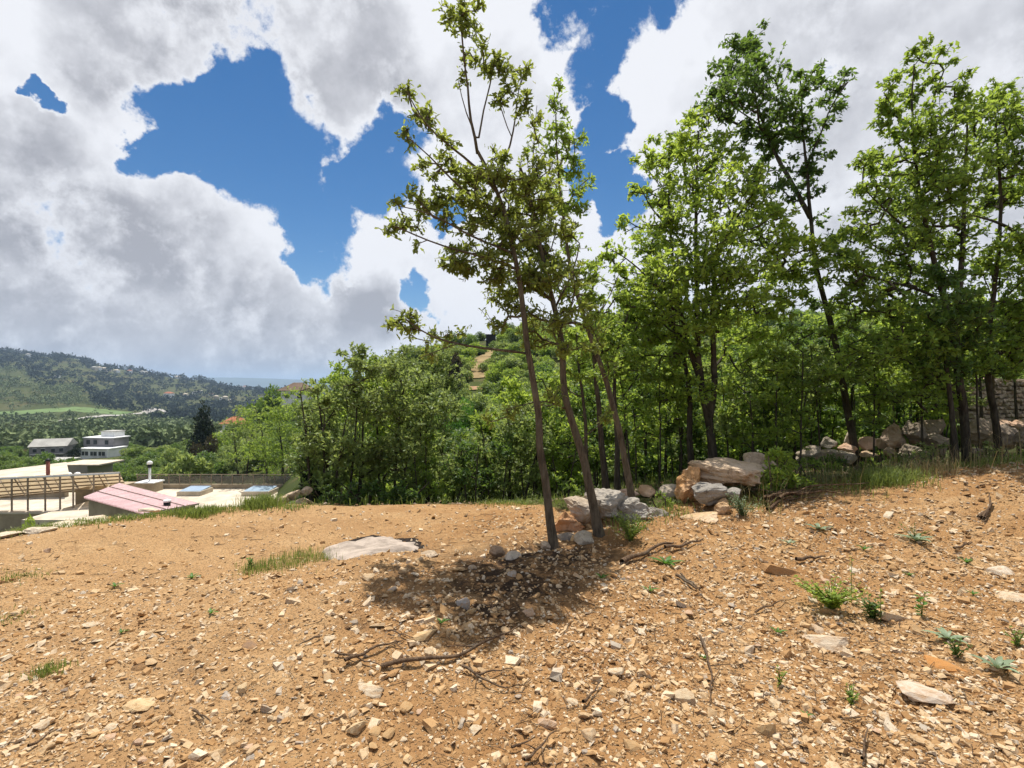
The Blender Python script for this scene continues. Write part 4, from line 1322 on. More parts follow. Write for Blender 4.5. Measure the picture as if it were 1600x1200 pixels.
def slope_bushes():
    R = np.random.default_rng(51)
    meshes = {}
    for mk in ('leaf_slope', 'leaf_thicket', 'leaf_oak', 'leaf_dark'):
        for s in range(3):
            me = bush_mesh(100 + s + len(meshes), 2600, 0.15)
            me.materials.append(M[mk]); meshes[(mk, s)] = me
    keys = list(meshes)

    def put(u, v, Y, r, mk=None, zs=1.0, name='bush', label=None, group=None, cat='bush'):
        x = (u - 800) / FPX * Y
        z = h1(x, Y)
        key = (mk, int(R.integers(3))) if mk else keys[int(R.integers(len(keys)))]
        o = obj(name, meshes[key], None, None, (x, Y, z - 0.1), R.uniform(0, 6.28))
        o.scale = (r, r * R.uniform(.85, 1.15), r * zs)
        tag(o, label, cat, group)
        return o
    n = 0
    # hill behind the trees, up to the skyline
    while n < 200:
        u = R.uniform(540, 1700); Y = math.exp(R.uniform(math.log(19), math.log(112)))
        p = np.array([(u - 800) / FPX * Y, Y, 0]); p[2] = h1(p[0], p[1])
        pu, pv = proj(p)
        r = R.uniform(1.2, 2.4) * (0.7 + Y / 190)
        if abs(u - np.interp(pv[0], [545, 560, 575, 592, 610], [768, 756, 746, 741, 745])) < 9 + r / Y * FPX * .75 and pv[0] < 618 and Y > 60: continue
        if u < 580 and Y > 60: continue
        if 748 < u < 786 and Y > 85: continue
        put(u, 0, Y, r, None, 0.85, 'hillside_bush', 'rounded bush on hillside ' + ('left of the path' if u < 740 else 'behind the front oaks' if u < 1000 else 'behind the broad yellow-green oak' if u < 1300 else 'behind the right-hand oaks') + (
            ', near the skyline' if Y > 80 else ', halfway up' if Y > 42 else ', low down'), 'bushes covering the hillside')
        n += 1
    # left slope below the thicket, down to the houses
    n = 0
    while n < 110:
        u = R.uniform(196, 470); Y = math.exp(R.uniform(math.log(62), math.log(170)))
        if u < 240 and Y < 75: continue
        put(u, 0, Y, R.uniform(1.6, 3.0), ['leaf_slope', 'leaf_slope', 'leaf_dark', 'leaf_thicket'][int(R.integers(4))], 0.8, 'slope_bush', 'rounded green bush on the slope ' + ('right above the terrace railing' if Y < 90 else 'midway up behind the railing' if Y < 125 else 'near the red-roofed house') + (', left' if u < 290 else ', middle' if u < 380 else ', beside the thicket'), 'bushes on the slope above the roof terrace')
        n += 1
    n = 0
    while n < 45:
        u = R.uniform(-20, 200); Y = math.exp(R.uniform(math.log(88), math.log(260)))
        pv = proj(np.array([(u - 800) / FPX * Y, Y, h1((u - 800) / FPX * Y, Y)]))[1][0]
        if 45 < u < 200 and 105 < Y < 160: continue
        put(u, 0, Y, R.uniform(2.0, 3.6), ['leaf_dark', 'leaf_slope', 'leaf_dark'][int(R.integers(3))], 0.8, 'valley_bush', 'green valley bush ' + ('in front of the grey gabled house' if Y < 110 else 'behind the valley houses') + (', left' if u < 60 else ', centre' if u < 130 else ', right'), 'bushes around the valley houses')
        n += 1

    def single(name, label, mk, kind, u, vb, vt, wpx, Y, seed, nl=3000, leaf=0.14, cat='tree'):
        me = bush_mesh(seed, nl, leaf, kind); 
        zmax = max(v.co.z for v in me.vertices); xmax = max(abs(v.co.x) for v in me.vertices)
        p = P(u, vb, Y); z0 = h1(p[0], Y)
        top = P(u, vt, Y)[2]
        root = empty(name, (p[0], Y, z0))
        sz = (top - z0) / zmax; sx = (wpx / FPX * Y / 2) / xmax
        c = obj('crown', me, M[mk], root); c.scale = (sx, sx, sz)
        MB().tube([(0, 0, -.2), (0.03, 0, (top - z0) * .35), (0, 0.02, (top - z0) * .8)], [.16, .11, .03], 7).build('trunk', M['bark_dark'], root, True)
        tag(root, label, cat)
    single('conifer_tree', 'dark pointed conifer above the roof terrace on the left', 'leaf_conifer', 'cone', 318, 690, 624, 52, 95, 201, 5000)
    single('cypress_tree', 'dark brownish upright evergreen left of the hill path', 'leaf_brown', 'column', 711, 618, 548, 44, 62, 203, 3600)
    single('round_tree', 'round vivid green tree below the hill path', 'leaf_bright', 'round', 712, 690, 616, 62, 36, 204, 4200, 0.10)
    single('leafy_tree', 'dark leafy tree on the skyline left of the brown roof', 'leaf_dark', 'round', 415, 640, 598, 70, 120, 205)
    single('brown_bush', 'brownish round shrub below the dark conifer', 'leaf_brown', 'round', 322, 720, 678, 52, 80, 206, cat='bush')
    single('fig_bush', 'pale grey-green broad-leaved shrub behind the terrace railing', 'leaf_thicket', 'round', 286, 748, 700, 84, 66, 207, 1800, 0.26, 'bush')
    single('hedge', 'dark green bushy mass left of the hill path top', 'leaf_dark', 'round', 720, 560, 516, 58, 100, 208, cat='bush')
    single('hill_bush', 'green spreading bush right of the hill path', 'leaf_bright', 'round', 790, 610, 558, 62, 80, 209, cat='bush')
    single('skyline_tree', 'small tree on the skyline right of the black tank', 'leaf_slope', 'round', 792, 540, 500, 26, 110, 210)
    single('plum_tree', 'dark tree left of the white terraced house', 'leaf_conifer', 'round', 117, 722, 694, 20, 140, 211)
    single('bright_bush', 'bright yellow-green bush in front of the tan wall', 'leaf_light', 'round', 60, 825, 799, 40, 30, 212, 2500, 0.12, 'bush')


slope_bushes()


def hill_scrub():
    """the scrub that covers the hill as one mass, too many to count"""
    R = np.random.default_rng(53)
    src = [o for o in COL.objects if o.name.startswith('hillside_bush')]
    seen, pick = set(), []
    for o in src:
        if o.data.name not in seen:
            seen.add(o.data.name); pick.append(o)
    pick = pick[:6]
    n = 2600
    u = R.uniform(500, 1760, n); Y = np.exp(R.uniform(math.log(15), math.log(125), n))
    x = (u - 800) / FPX * Y; z = H(x, Y)
    pv = 600 - (z - EYE) / Y * FPX
    r = R.uniform(.7, 1.5, n) * (.6 + Y / 110)
    pc = np.interp(pv, [545, 560, 575, 592, 610], [768, 756, 746, 741, 745])
    ok = ~((np.abs(u - pc) < 7 + r / Y * FPX * .6) & (pv < 618) & (Y > 60)) & ~((u < 580) & (Y > 60)) & ~((u > 752) & (u < 784) & (Y > 88))
    x, Y, z, r = x[ok], Y[ok], z[ok], r[ok]
    which = R.integers(0, len(pick), len(x))
    me = bpy.data.meshes.new('hill_scrub')
    co = np.stack([x, Y, z - .15], 1).astype(np.float32)
    me.vertices.add(len(co)); me.vertices.foreach_set('co', co.ravel())
    a = me.attributes.new('scl', 'FLOAT', 'POINT'); a.data.foreach_set('value', r.astype(np.float32))
    a = me.attributes.new('kin', 'INT', 'POINT'); a.data.foreach_set('value', which.astype(np.int32))
    o = obj('hill_scrub', me)
    tag(o, 'dense green scrub covering the hill behind the trees', 'scrub', None, 'stuff')
    ng = bpy.data.node_groups.new('scrub', 'GeometryNodeTree')
    ng.interface.new_socket('Geometry', in_out='INPUT', socket_type='NodeSocketGeometry')
    ng.interface.new_socket('Geometry', in_out='OUTPUT', socket_type='NodeSocketGeometry')
    N, L = ng.nodes, ng.links
    gi, go = N.new('NodeGroupInput'), N.new('NodeGroupOutput')
    jn = N.new('GeometryNodeJoinGeometry')
    at = N.new('GeometryNodeInputNamedAttribute'); at.data_type = 'FLOAT'; at.inputs['Name'].default_value = 'scl'
    kn = N.new('GeometryNodeInputNamedAttribute'); kn.data_type = 'INT'; kn.inputs['Name'].default_value = 'kin'
    rv = N.new('FunctionNodeRandomValue'); rv.data_type = 'FLOAT'; rv.inputs[3].default_value = 6.28
    cx = N.new('ShaderNodeCombineXYZ'); L.new(rv.outputs[1], cx.inputs[2])
    for i, b in enumerate(pick):
        oi = N.new('GeometryNodeObjectInfo'); oi.transform_space = 'ORIGINAL'; oi.inputs['Object'].default_value = b; oi.inputs['As Instance'].default_value = True
        cmp_ = N.new('FunctionNodeCompare'); cmp_.data_type = 'INT'; cmp_.operation = 'EQUAL'
        L.new(kn.outputs['Attribute'], cmp_.inputs['A'] if cmp_.inputs['A'].type == 'INT' else cmp_.inputs[2])
        cmp_.inputs[3].default_value = i
        ip = N.new('GeometryNodeInstanceOnPoints')
        L.new(gi.outputs[0], ip.inputs['Points']); L.new(cmp_.outputs[0], ip.inputs['Selection']); L.new(oi.outputs['Geometry'], ip.inputs['Instance'])
        L.new(cx.outputs[0], ip.inputs['Rotation']); L.new(at.outputs['Attribute'], ip.inputs['Scale'])
        L.new(ip.outputs[0], jn.inputs[0])
    L.new(jn.outputs[0], go.inputs[0])
    md = o.modifiers.new('scrub', 'NODES'); md.node_group = ng


hill_scrub()


def far_woods():
    R = np.random.default_rng(61)
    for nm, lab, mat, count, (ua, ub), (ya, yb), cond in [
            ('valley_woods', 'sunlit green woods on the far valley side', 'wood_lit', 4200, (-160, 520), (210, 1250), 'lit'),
            ('ridge_woods', 'far ridge woods with cloud shadow painted in as dark green', 'wood_cloud_shade', 3600, (-160, 520), (620, 2500), 'dark')]:
        m = count * 9
        u = R.uniform(ua, ub, m); Y = np.exp(R.uniform(math.log(ya), math.log(yb), m))
        x = (u - 800) / FPX * Y
        z = H(x, Y)
        v = 600 - (z - EYE) / Y * FPX
        split = np.interp(u, [-160, 0, 60, 120, 180, 230, 300, 520], [1150, 1150, 1080, 980, 800, 680, 600, 520]) * (1 + 0.08 * np.sin(u * 0.07))
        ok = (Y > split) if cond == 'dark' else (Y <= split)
        ok &= ~((u < 205) & (v > 634) & (v < 651) & (R.random(m) < .97) & (cond == 'lit'))
        rl = np.interp(u, [20, 75, 228, 262], [668, 663, 648, 648])
        ok &= ~((u > 10) & (u < 262) & (v > rl - 4) & (v < rl + 5))
        ok &= ~((u > 248) & (u < 292) & (v > 612) & (v < 625) & (R.random(m) < .6))
        ok &= ~((v > 672) & (u < 200) & (R.random(m) < .5))
        ok &= fbm(np.stack([x / 70, Y / 70, x * 0], 1), 3, .5, 71) > (-.22 if cond == 'lit' else -.6)
        i = np.nonzero(ok)[0][:count]
        x, Y, z = x[i], Y[i], z[i]; q = len(i)
        r = (1.6 + 3.6 * R.random(q) ** 1.6) * (0.75 + Y / (2600 if cond == 'lit' else 1500))
        k = 30 if cond == 'lit' else 22
        d = R.normal(size=(q, k, 3)); d[..., 2] = np.abs(d[..., 2]) * 0.9 - 0.15; d /= np.linalg.norm(d, axis=2)[..., None]
        c = np.stack([x, Y, z + r * 0.75], 1)[:, None, :] + d * (r[:, None, None] * R.uniform(.75, 1.1, (q, k, 1)))
        d = d.reshape(-1, 3); c = c.reshape(-1, 3); rr = np.repeat(r, k)
        V, F = leaves_np(c, R.normal(size=d.shape), d + R.normal(size=d.shape) * 0.45 + np.array([0, 0, .25]), rr * (.8 if cond == 'lit' else 1.0) * R.uniform(.6, 1.2, len(rr)), LEAF_OVAL)
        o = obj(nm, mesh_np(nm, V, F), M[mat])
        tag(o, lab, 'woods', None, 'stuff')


far_woods()

# ------------------------------------------------------------------ buildings


def wall_box(root, c, s, mat, rz=0, name='wall'):
    return MB().box(c, s, rz).build(name, mat, root)


def left_buildings():
    # translucent lean-to on a steel frame
    root = empty('pergola', tuple(P(95, 800, 45)))
    b = np.array(root.location)
    tag(root, 'steel framed lean-to with translucent ribbed sheets over the yard', 'pergola')
    L = lambda p: np.array(p) - b
    A, B = P(-60, 751, 44), P(187, 739, 47)
    C, D = P(197, 760, 54), P(25, 775, 51)
    D = D + (D - C) * 0.35
    MB().tube([L(A), L(B)], 0.09, 6).build('front_beam', M['galv'], root)
    MB().tube([L(D), L(C)], 0.08, 6).build('back_beam', M['steel'], root)
    ns = 9
    for i in range(ns):
        t0, t1 = i / ns + .004, (i + 1) / ns - .004
        p = [A + (B - A) * t0, A + (B - A) * t1, D + (C - D) * t1, D + (C - D) * t0]
        MB().slab(*[L(q) + np.array([0, 0, .12]) for q in p], 0.03).build('roof_sheet', M['sheet'], root)
    for q in (0.22, 0.45, 0.68, 0.88):
        MB().tube([L(A + (D - A) * q), L(B + (C - B) * q)], 0.07, 5).build('purlin', M['steel'], root)
    for q in (0.12, .32, .5, .68, .86):
        MB().tube([L(A + (B - A) * q) - [0, 0, .07], L(D + (C - D) * q) - [0, 0, .07]], 0.05, 5).build('rafter', M['steel'], root)
    for u in (20, 40, 62, 81, 98, 125, 183):
        t = (P(u, 745, 45)[0] - A[0]) / (B[0] - A[0])
        t = np.clip(t, 0, 1)
        top = A + (B - A) * t
        MB().box(L([top[0], top[1], (top[2] - 9.75) / 2]), (0.10, 0.10, top[2] + 9.75)).build('post', M['steel'], root)
    # yard and walls round it
    yd = empty('courtyard', (-52, 58, -13.5)); tag(yd, 'pale paved courtyard with low tan walls under the lean-to', 'courtyard')
    o = np.array(yd.location)
    wall_box(yd, np.array([-52, 58, -12.4]) - o, (44, 14, .5), M['concrete'], name='paving')
    p = P(20, 800, 45)
    wall_box(yd, np.array([-46.5, 44.9, -12.4]) - o, (22, .4, 5.3), M['plaster'], name='front_wall')
    wall_box(yd, np.array([-46.5, 44.9, -9.66]) - o, (22.2, .55, .16), M['concrete'], name='coping')
    wall_box(yd, np.array([-34.6, 49, -12.2]) - o, (.4, 8.2, 4.6), M['plaster'], name='side_wall')
    # pink shed
    sh = empty('shed', tuple(P(200, 830, 34))); tag(sh, 'tan shed with pink ribbed sheet roof just below the clearing', 'shed')
    o = np.array(sh.location)
    A, B = P(131, 778, 34), P(187, 756, 40)
    D, C = P(226, 804, 29.5), P(312, 788, 35.5)
    n = 16
    for i in range(n):
        a, c = i / n, (i + 1) / n
        # each ribbed sheet: four ridges
        vs, fs = [], []
        for j in range(9):
            t = a + (c - a) * j / 8
            w = 0.07 * math.cos(j * math.pi) + .02
            vs += [A + (D - A) * t + [0, 0, w] - o, B + (C - B) * t + [0, 0, w] - o]
        for j in range(8): fs.append((2 * j, 2 * j + 2, 2 * j + 3, 2 * j + 1))
        MB().add(vs, fs).build('roof_sheet', M['tiles'], sh)
    for q in (0.34, 0.68):
        MB().tube([A + (B - A) * q - o + [0, 0, .10], D + (C - D) * q - o + [0, 0, .10]], 0.028, 5).build('batten', M['brownroof'], sh)
    inn = [A + (C - A) * .04, D + (B - D) * .04, C + (A - C) * .04, B + (D - B) * .04]
    for k in range(4):
        a, c = inn[k] - o, inn[(k + 1) % 4] - o
        lo = np.array([0, 0, -5.0])
        MB().slab(a + lo, c + lo, c - [0, 0, .1], a - [0, 0, .1], .2).build('wall', M['plaster'], sh)
    v = empty('roof_vent', tuple(P(261, 790, 33))); tag(v, 'small black roof vent with white cap on the pink roof', 'vent')
    MB().tube([(0, 0, -.5), (0, 0, .25)], .2, 10).build('pipe', M['black'], v, True)
    MB().tube([(0, 0, .25), (0, 0, .36), (0, 0, .42)], [.24, .22, .05], 10).build('cap', M['white'], v, True)
    # terrace building
    zt = -9.55
    tb = empty('terrace_house', (-31, 50, -14)); tag(tb, 'flat pale concrete roof terrace of the house below the clearing', 'house')
    o = np.array(tb.location)
    wall_box(tb, np.array([-30.5, 48.5, zt - 2.6]) - o, (19.5, 13, 5.2), M['concrete'], name='wall')
    wall_box(tb, np.array([-30.5, 54.8, zt + .22]) - o, (19.5, .35, .42), M['plaster'], name='parapet')
    wall_box(tb, np.array([-41.3, 52.3, zt - 1.8]) - o, (3.2, 4.0, 5.2), M['plaster'], name='stair_block')
    # railing
    rl = empty('railing', (-30.5, 54.8, zt + .43)); tag(rl, 'long brown terrace railing with dull mesh panels', 'railing')
    n = 17
    for i in range(n + 1):
        x = -9.6 + 19.2 * i / n
        MB().box((x, 0, .5), (.07, .07, 1.0)).build('post', M['steel'], rl)
        if i < n: MB().box((x + .565, 0, .48), (1.02, .02, .84)).build('panel', M['railglass'], rl)
    MB().box((0, 0, 1.03), (19.4, .09, .06)).build('rail', M['steel'], rl)
    for i, (u0, u1, lab) in enumerate([(287, 323, 'left raised skylight box on the roof terrace'), (386, 428, 'right raised skylight box on the roof terrace, nearer the thicket')]):
        Y = 52.0
        x0, x1 = (u0 - 800) / FPX * Y, (u1 - 800) / FPX * Y
        sk = empty('skylight', ((x0 + x1) / 2, Y, zt)); tag(sk, lab, 'skylight', 'terrace skylights')
        w = x1 - x0
        MB().box((0, 0, .22), (w, 2.2, .44)).build('kerb', M['concrete'], sk)
        MB().slab((-w / 2 + .12, -1.0, .46), (w / 2 - .12, -1.0, .46), (w / 2 - .12, 1.0, .62), (-w / 2 + .12, 1.0, .62), .06).build('pane', M['skylight'], sk)
    vp = empty('vent_pipe', tuple(P(234, 762, 51))); tag(vp, 'white capped vent pipe on a low tan plinth at the terrace corner', 'vent pipe')
    MB().box((0, 0, .1), (1.7, 1.4, .9)).build('plinth', M['plaster'], vp)
    MB().box((0, 0, .6), (1.9, 1.6, .1)).build('plinth_cap', M['white'], vp)
    MB().tube([(0, 0, .6), (0, 0, 2.1)], .11, 8).build('pipe', M['white'], vp, True)
    MB().tube([(0, 0, 2.0), (0, 0, 2.15), (0, 0, 2.35)], [.16, .20, .16], 8).build('collar', M['black'], vp, True)
    MB().tube([(0, 0, 2.35), (0, 0, 2.5), (0, 0, 2.62), (0, 0, 2.68)], [.24, .26, .18, .04], 10).build('cap', M['white'], vp, True)
    # tan roofed building with red chimney behind the lean-to
    th = empty('long_house', tuple(P(50, 760, 70))); tag(th, 'long house with tan mono-pitch roof behind the lean-to', 'house')
    o = np.array(th.location)
    q = [P(-60, 752, 61), P(109, 745, 62), P(104, 722, 76), P(-60, 742, 76)]
    MB().slab(*[x - o for x in q], .3).build('roof', M['concrete'], th)
    inn = [q[0] + (q[2] - q[0]) * .02, q[1] + (q[3] - q[1]) * .02, q[2] + (q[0] - q[2]) * .02, q[3] + (q[1] - q[3]) * .02]
    for k in range(4):
        a, c = inn[k] - o, inn[(k + 1) % 4] - o
        MB().slab(a + [0, 0, -5], c + [0, 0, -5], c - [0, 0, .35], a - [0, 0, .35], .25).build('wall', M['plaster'], th)
    ch = empty('chimney', tuple(P(75, 745, 64))); tag(ch, 'tall red-brown chimney with dark cap standing above the tan roof', 'chimney')
    MB().tube([(0, 0, -.6), (0, 0, 2.0)], .20, 10).build('flue', M['chimney'], ch, True)
    MB().tube([(0, 0, 2.0), (0, 0, 2.12), (0, 0, 2.3)], [.28, .28, .06], 10).build('cap', M['black'], ch, True)
    wb = empty('block_house', tuple(P(138, 745, 80))); tag(wb, 'pale grey square block with flat tan roof behind the lean-to', 'house')
    wall_box(wb, (-.4, 0, -.4), (4.6, 5, 5.0), M['roofgrey'])
    MB().box((.4, 0, 2.2), (6.6, 5.2, .2)).build('roof', M['concrete'], wb)
    for x in (-1.6, .6): MB().box((x, -2.52, .6), (.9, .06, 1.0)).build('window', M['window'], wb)
    for i, u in enumerate((107, 121)):
        t = empty('water_tank', tuple(P(u, 742, 66))); tag(t, ['left', 'right'][i] + ' one of two small white water tanks on the tan roof edge', 'water tank', 'roof water tanks')
        MB().tube([(0, 0, -.4), (0, 0, .1), (0, 0, .28), (0, 0, .36)], [.38, .38, .26, .05], 12).build('body', M['white'], t, True)
        MB().box((0, 0, -.45), (.8, .8, .12)).build('base', M['galv'], t)
    # low white building further back
    lw = empty('low_house', tuple(P(75, 742, 112))); tag(lw, 'low whitish house behind the red chimney', 'house')
    wall_box(lw, (0, 0, 1.2), (9, 6, 4), M['white'])
    MB().box((0, 0, 3.3), (9.5, 6.5, .25)).build('roof', M['roofgrey'], lw)
    for x in (-3, -1, 1, 3): MB().box((x, -3.02, 1.4), (1.0, .06, 1.1)).build('window', M['window'], lw)
    # grey gabled house
    gh = empty('gabled_house', tuple(P(84, 718, 150)), 0.35); tag(gh, 'grey two-storey gabled house with pale roof in the valley', 'house'); gh.scale = (.78,) * 3
    wall_box(gh, (0, 0, 2.4), (11, 8.5, 6.2), M['grey'])
    MB().add([(-5.9, -4.7, 5.4), (-5.9, 4.7, 5.4), (-5.9, 0, 7.9), (5.9, -4.7, 5.4), (5.9, 4.7, 5.4), (5.9, 0, 7.9)],
             [(0, 3, 5, 2), (1, 2, 5, 4), (0, 2, 1), (3, 4, 5), (0, 1, 4, 3)]).build('roof', M['roofgrey'], gh)
    for z in (1.4, 4.0):
        for x in (-3.9, -1.5, 1.5, 3.9):
            w = MB().box((x, -4.27, z), (1.1, .08, 1.3)).build('window', M['window'], gh)
            MB().box((x, -4.29, z + .72), (1.3, .16, .14)).build('lintel', M['white'], w)
    MB().box((0, -5.0, 2.65), (10, 1.5, .2)).build('balcony', M['roofgrey'], gh)
    # white terraced house
    wh = empty('terraced_house', tuple(P(162, 713, 150)), -0.12); tag(wh, 'white modern house with stepped flat roofs and window bands in the valley', 'house'); wh.scale = (.88,) * 3
    wall_box(wh, (1.2, -1, 1.2), (10, 7, 3.6), M['white'])
    MB().box((1.2, -1.2, 3.1), (10.6, 7.6, .3)).build('roof', M['white'], wh)
    wall_box(wh, (-1.5, 2.5, 4.5), (11, 6, 3.2), M['grey'])
    MB().box((-1.3, 2.5, 6.2), (11.6, 6.6, .25)).build('roof', M['white'], wh)
    wall_box(wh, (-.5, 4, 7.1), (5, 4, 1.8), M['white'])
    MB().box((-.5, 4, 8.1), (5.6, 4.6, .2)).build('roof', M['roofgrey'], wh)
    for x in (-2.2, .9, 3.9):
        w = MB().box((x, -4.52, 1.5), (2.3, .08, 1.3)).build('window', M['window'], wh)
        MB().box((x, -4.60, 1.5), (.10, .10, 1.3)).build('mullion', M['white'], w)
        MB().box((x, -4.62, .80), (2.5, .22, .12)).build('sill', M['white'], w)
    for x in (-5.2, -2.6, 1.6): MB().box((x, -.52, 4.7), (1.3, .08, 1.4)).build('window', M['window'], wh)
    for x in (-3.75, 6.15): MB().box((x, -4.7, .8), (.45, .45, 4.2)).build('column', M['white'], wh)
    # red roofed houses between the trees
    for (u, v, Y, w, lab, rm) in [(368, 668, 140, 4.6, 'small house with orange hipped roof showing left of the thicket', 'terracotta'), (350, 688, 150, 3.0, 'low whitish house behind the dark conifer', 'roofgrey'),
                                  (466, 618, 118, 5.5, 'hut with brown pyramid roof on the skyline above the thicket', 'brownroof')]:
        p = P(u, v, Y)
        h = empty('house', tuple(p)); tag(h, lab, 'house')
        wall_box(h, (0, 0, -1.0), (w, w, 4.5), M['white'])
        a = w / 2 + .7
        MB().add([(-a, -a, 1.2), (a, -a, 1.2), (a, a, 1.2), (-a, a, 1.2), (-a * .3, 0, 3.0), (a * .3, 0, 3.0)], [(0, 1, 5, 4), (1, 2, 5), (2, 3, 4, 5), (3, 0, 4), (3, 2, 1, 0)]).build('roof', M[rm], h)
        for x in (-w / 4, w / 4): MB().box((x, -w / 2 - .02, 0), (.9, .06, 1.1)).build('window', M['window'], h)
    # far houses
    R = np.random.default_rng(77)
    hw = MB().box((0, 0, 0), (1, .8, 1)).build('x', M['white']); bpy.data.objects.remove(hw)
    wm = {k: None for k in ('white', 'concrete', 'terracotta')}

    def tiny(u, v, w, h, wallm, roofm, label, group, Y=None):
        if Y is None:
            g = grd(u, v, True); Y = g[1]
        else: g = P(u, v, Y)
        s = Y / FPX
        e = empty('far_house', tuple(g), R.uniform(-.4, .4)); tag(e, label, 'house', group)
        W, Hh = w * s, h * s
        MB().box((0, 0, Hh / 2 - Hh * .3), (W, W * .7, Hh * 1.6)).build('wall', M[wallm], e)
        a, b_ = W * .54, W * .4
        MB().add([(-a, -b_, Hh * 1.1), (a, -b_, Hh * 1.1), (a, b_, Hh * 1.1), (-a, b_, Hh * 1.1), (-a * .4, 0, Hh * 1.5), (a * .4, 0, Hh * 1.5)], [(0, 1, 5, 4), (1, 2, 5), (2, 3, 4, 5), (3, 0, 4), (3, 2, 1, 0)]).build('roof', M[roofm], e)
    for u, v in [(147, 578), (155, 578), (163, 580), (171, 580), (182, 582), (203, 583), (222, 585), (228, 585), (278, 589), (285, 590), (44, 558)]:
        tiny(u, v, R.uniform(5, 9), R.uniform(3, 4.5), ['white', 'concrete'][int(R.integers(2))], ['roofgrey', 'terracotta', 'concrete'][int(R.integers(3))], 'small pale house in the row along the dark far ridge', 'houses along the far ridge')
    for u, v in [(362, 604), (368, 606), (375, 606), (382, 607), (338, 622), (345, 626), (352, 624), (360, 628), (330, 618), (312, 614), (304, 616), (290, 620)]:
        tiny(u, v, R.uniform(4, 7), R.uniform(2.5, 4), ['white', 'concrete'][int(R.integers(2))], ['terracotta', 'roofgrey', 'concrete'][int(R.integers(3))], 'tiny pale house of the village across the valley', 'houses of the village across the valley')
    tiny(264, 621, 12, 6, 'white', 'terracotta', 'lone pinkish house with orange roof on the dark far slope', None)
    tiny(88, 590, 8, 3, 'white', 'roofgrey', 'lone pale house on the sunlit far hill', None)
    # dug-out quarry patch
    q = drape('earthworks', [grd(u, v, True) for u, v in [(30, 676), (45, 680), (58, 684), (70, 682)]], [16, 26, 20, 8], M['scree'], 0.8)
    tag(q, kind='structure')
    # black tank on the hill
    bt = empty('black_tank', tuple(P(767, 548, 104))); tag(bt, 'black box-like tank on the hilltop at the end of the path', 'tank')
    MB().box((0, 0, 1.9), (1.9, 1.6, 2.5)).build('body', M['black'], bt)
    MB().box((0, 0, 3.2), (2.1, 1.8, .14)).build('lid', M['black'], bt)
    MB().box((0, 0, .2), (2.4, 2.0, .9)).build('plinth', M['mortar'], bt)


left_buildings()

# ------------------------------------------------------------------ rocks and masonry


def ico(sub):
    bm = bmesh.new(); bmesh.ops.create_icosphere(bm, subdivisions=sub, radius=1.0)
    v = np.array([q.co for q in bm.verts]); f = np.array([[q.index for q in p.verts] for p in bm.faces]); bm.free()
    return v, f


ICO = {k: ico(k) for k in (1, 2, 3, 4, 5)}


def rock_np(seed, sub, cuts=10, rough=0.10, lo=.55, hi=.9, freq=1.6):
    R = np.random.default_rng(seed)
    v, f = ICO[sub]
    v = v.copy()
    for _ in range(cuts):
        n = R.normal(size=3); n /= np.linalg.norm(n)
        d = R.uniform(lo, hi)
        over = np.maximum(0, v @ n - d)
        v -= over[:, None] * n * 0.94
    dirn = v / (np.linalg.norm(v, axis=1)[:, None] + 1e-9)
    dsp = rough * fbm(v * freq + seed * 3.7, 5 if sub >= 4 else 2, 0.55, seed)
    v += dirn * dsp[:, None]
    if sub >= 4:  # weathered ledges
        led = fbm(v * np.array([2, 2, 6]) + seed, 3, 0.5, seed + 5)
        v += dirn * (0.035 * np.sign(led) * np.minimum(np.abs(led) * 3, 1))[:, None]
    return v, f


GREY, TAN, ORANGE, PINK = (0.30, 0.285, 0.265), (0.40, 0.33, 0.25), (0.42, 0.23, 0.09), (0.44, 0.33, 0.27)


def boulder(label, u, v, w, h, Y, seed, col=GREY, rz=0.0, tilt=0.0, depth=None, sub=4, cuts=12, group=None, rough=.11, name='boulder'):
    c = P(u, v, Y)
    sx, sz = w / FPX * Y / 2, h / FPX * Y / 2
    sy = depth if depth else sx * 0.8
    vv, f = rock_np(seed, sub, cuts + 7, rough, .42, .86)
    vv = vv / np.abs(vv).max(axis=0)
    vv = vv * np.array([sx, sy, sz])
    if tilt:
        ca, sa = math.cos(tilt), math.sin(tilt)
        vv = np.stack([vv[:, 0] * ca + vv[:, 2] * sa, vv[:, 1], -vv[:, 0] * sa + vv[:, 2] * ca], 1)
    o = obj(name, mesh_np(name, vv, f, False), M['rock'], None, tuple(c), rz)
    o.color = (col[0] * 1.10, col[1] * 1.0, col[2] * .86, 1)
    tag(o, label, 'boulder', group)
    return o


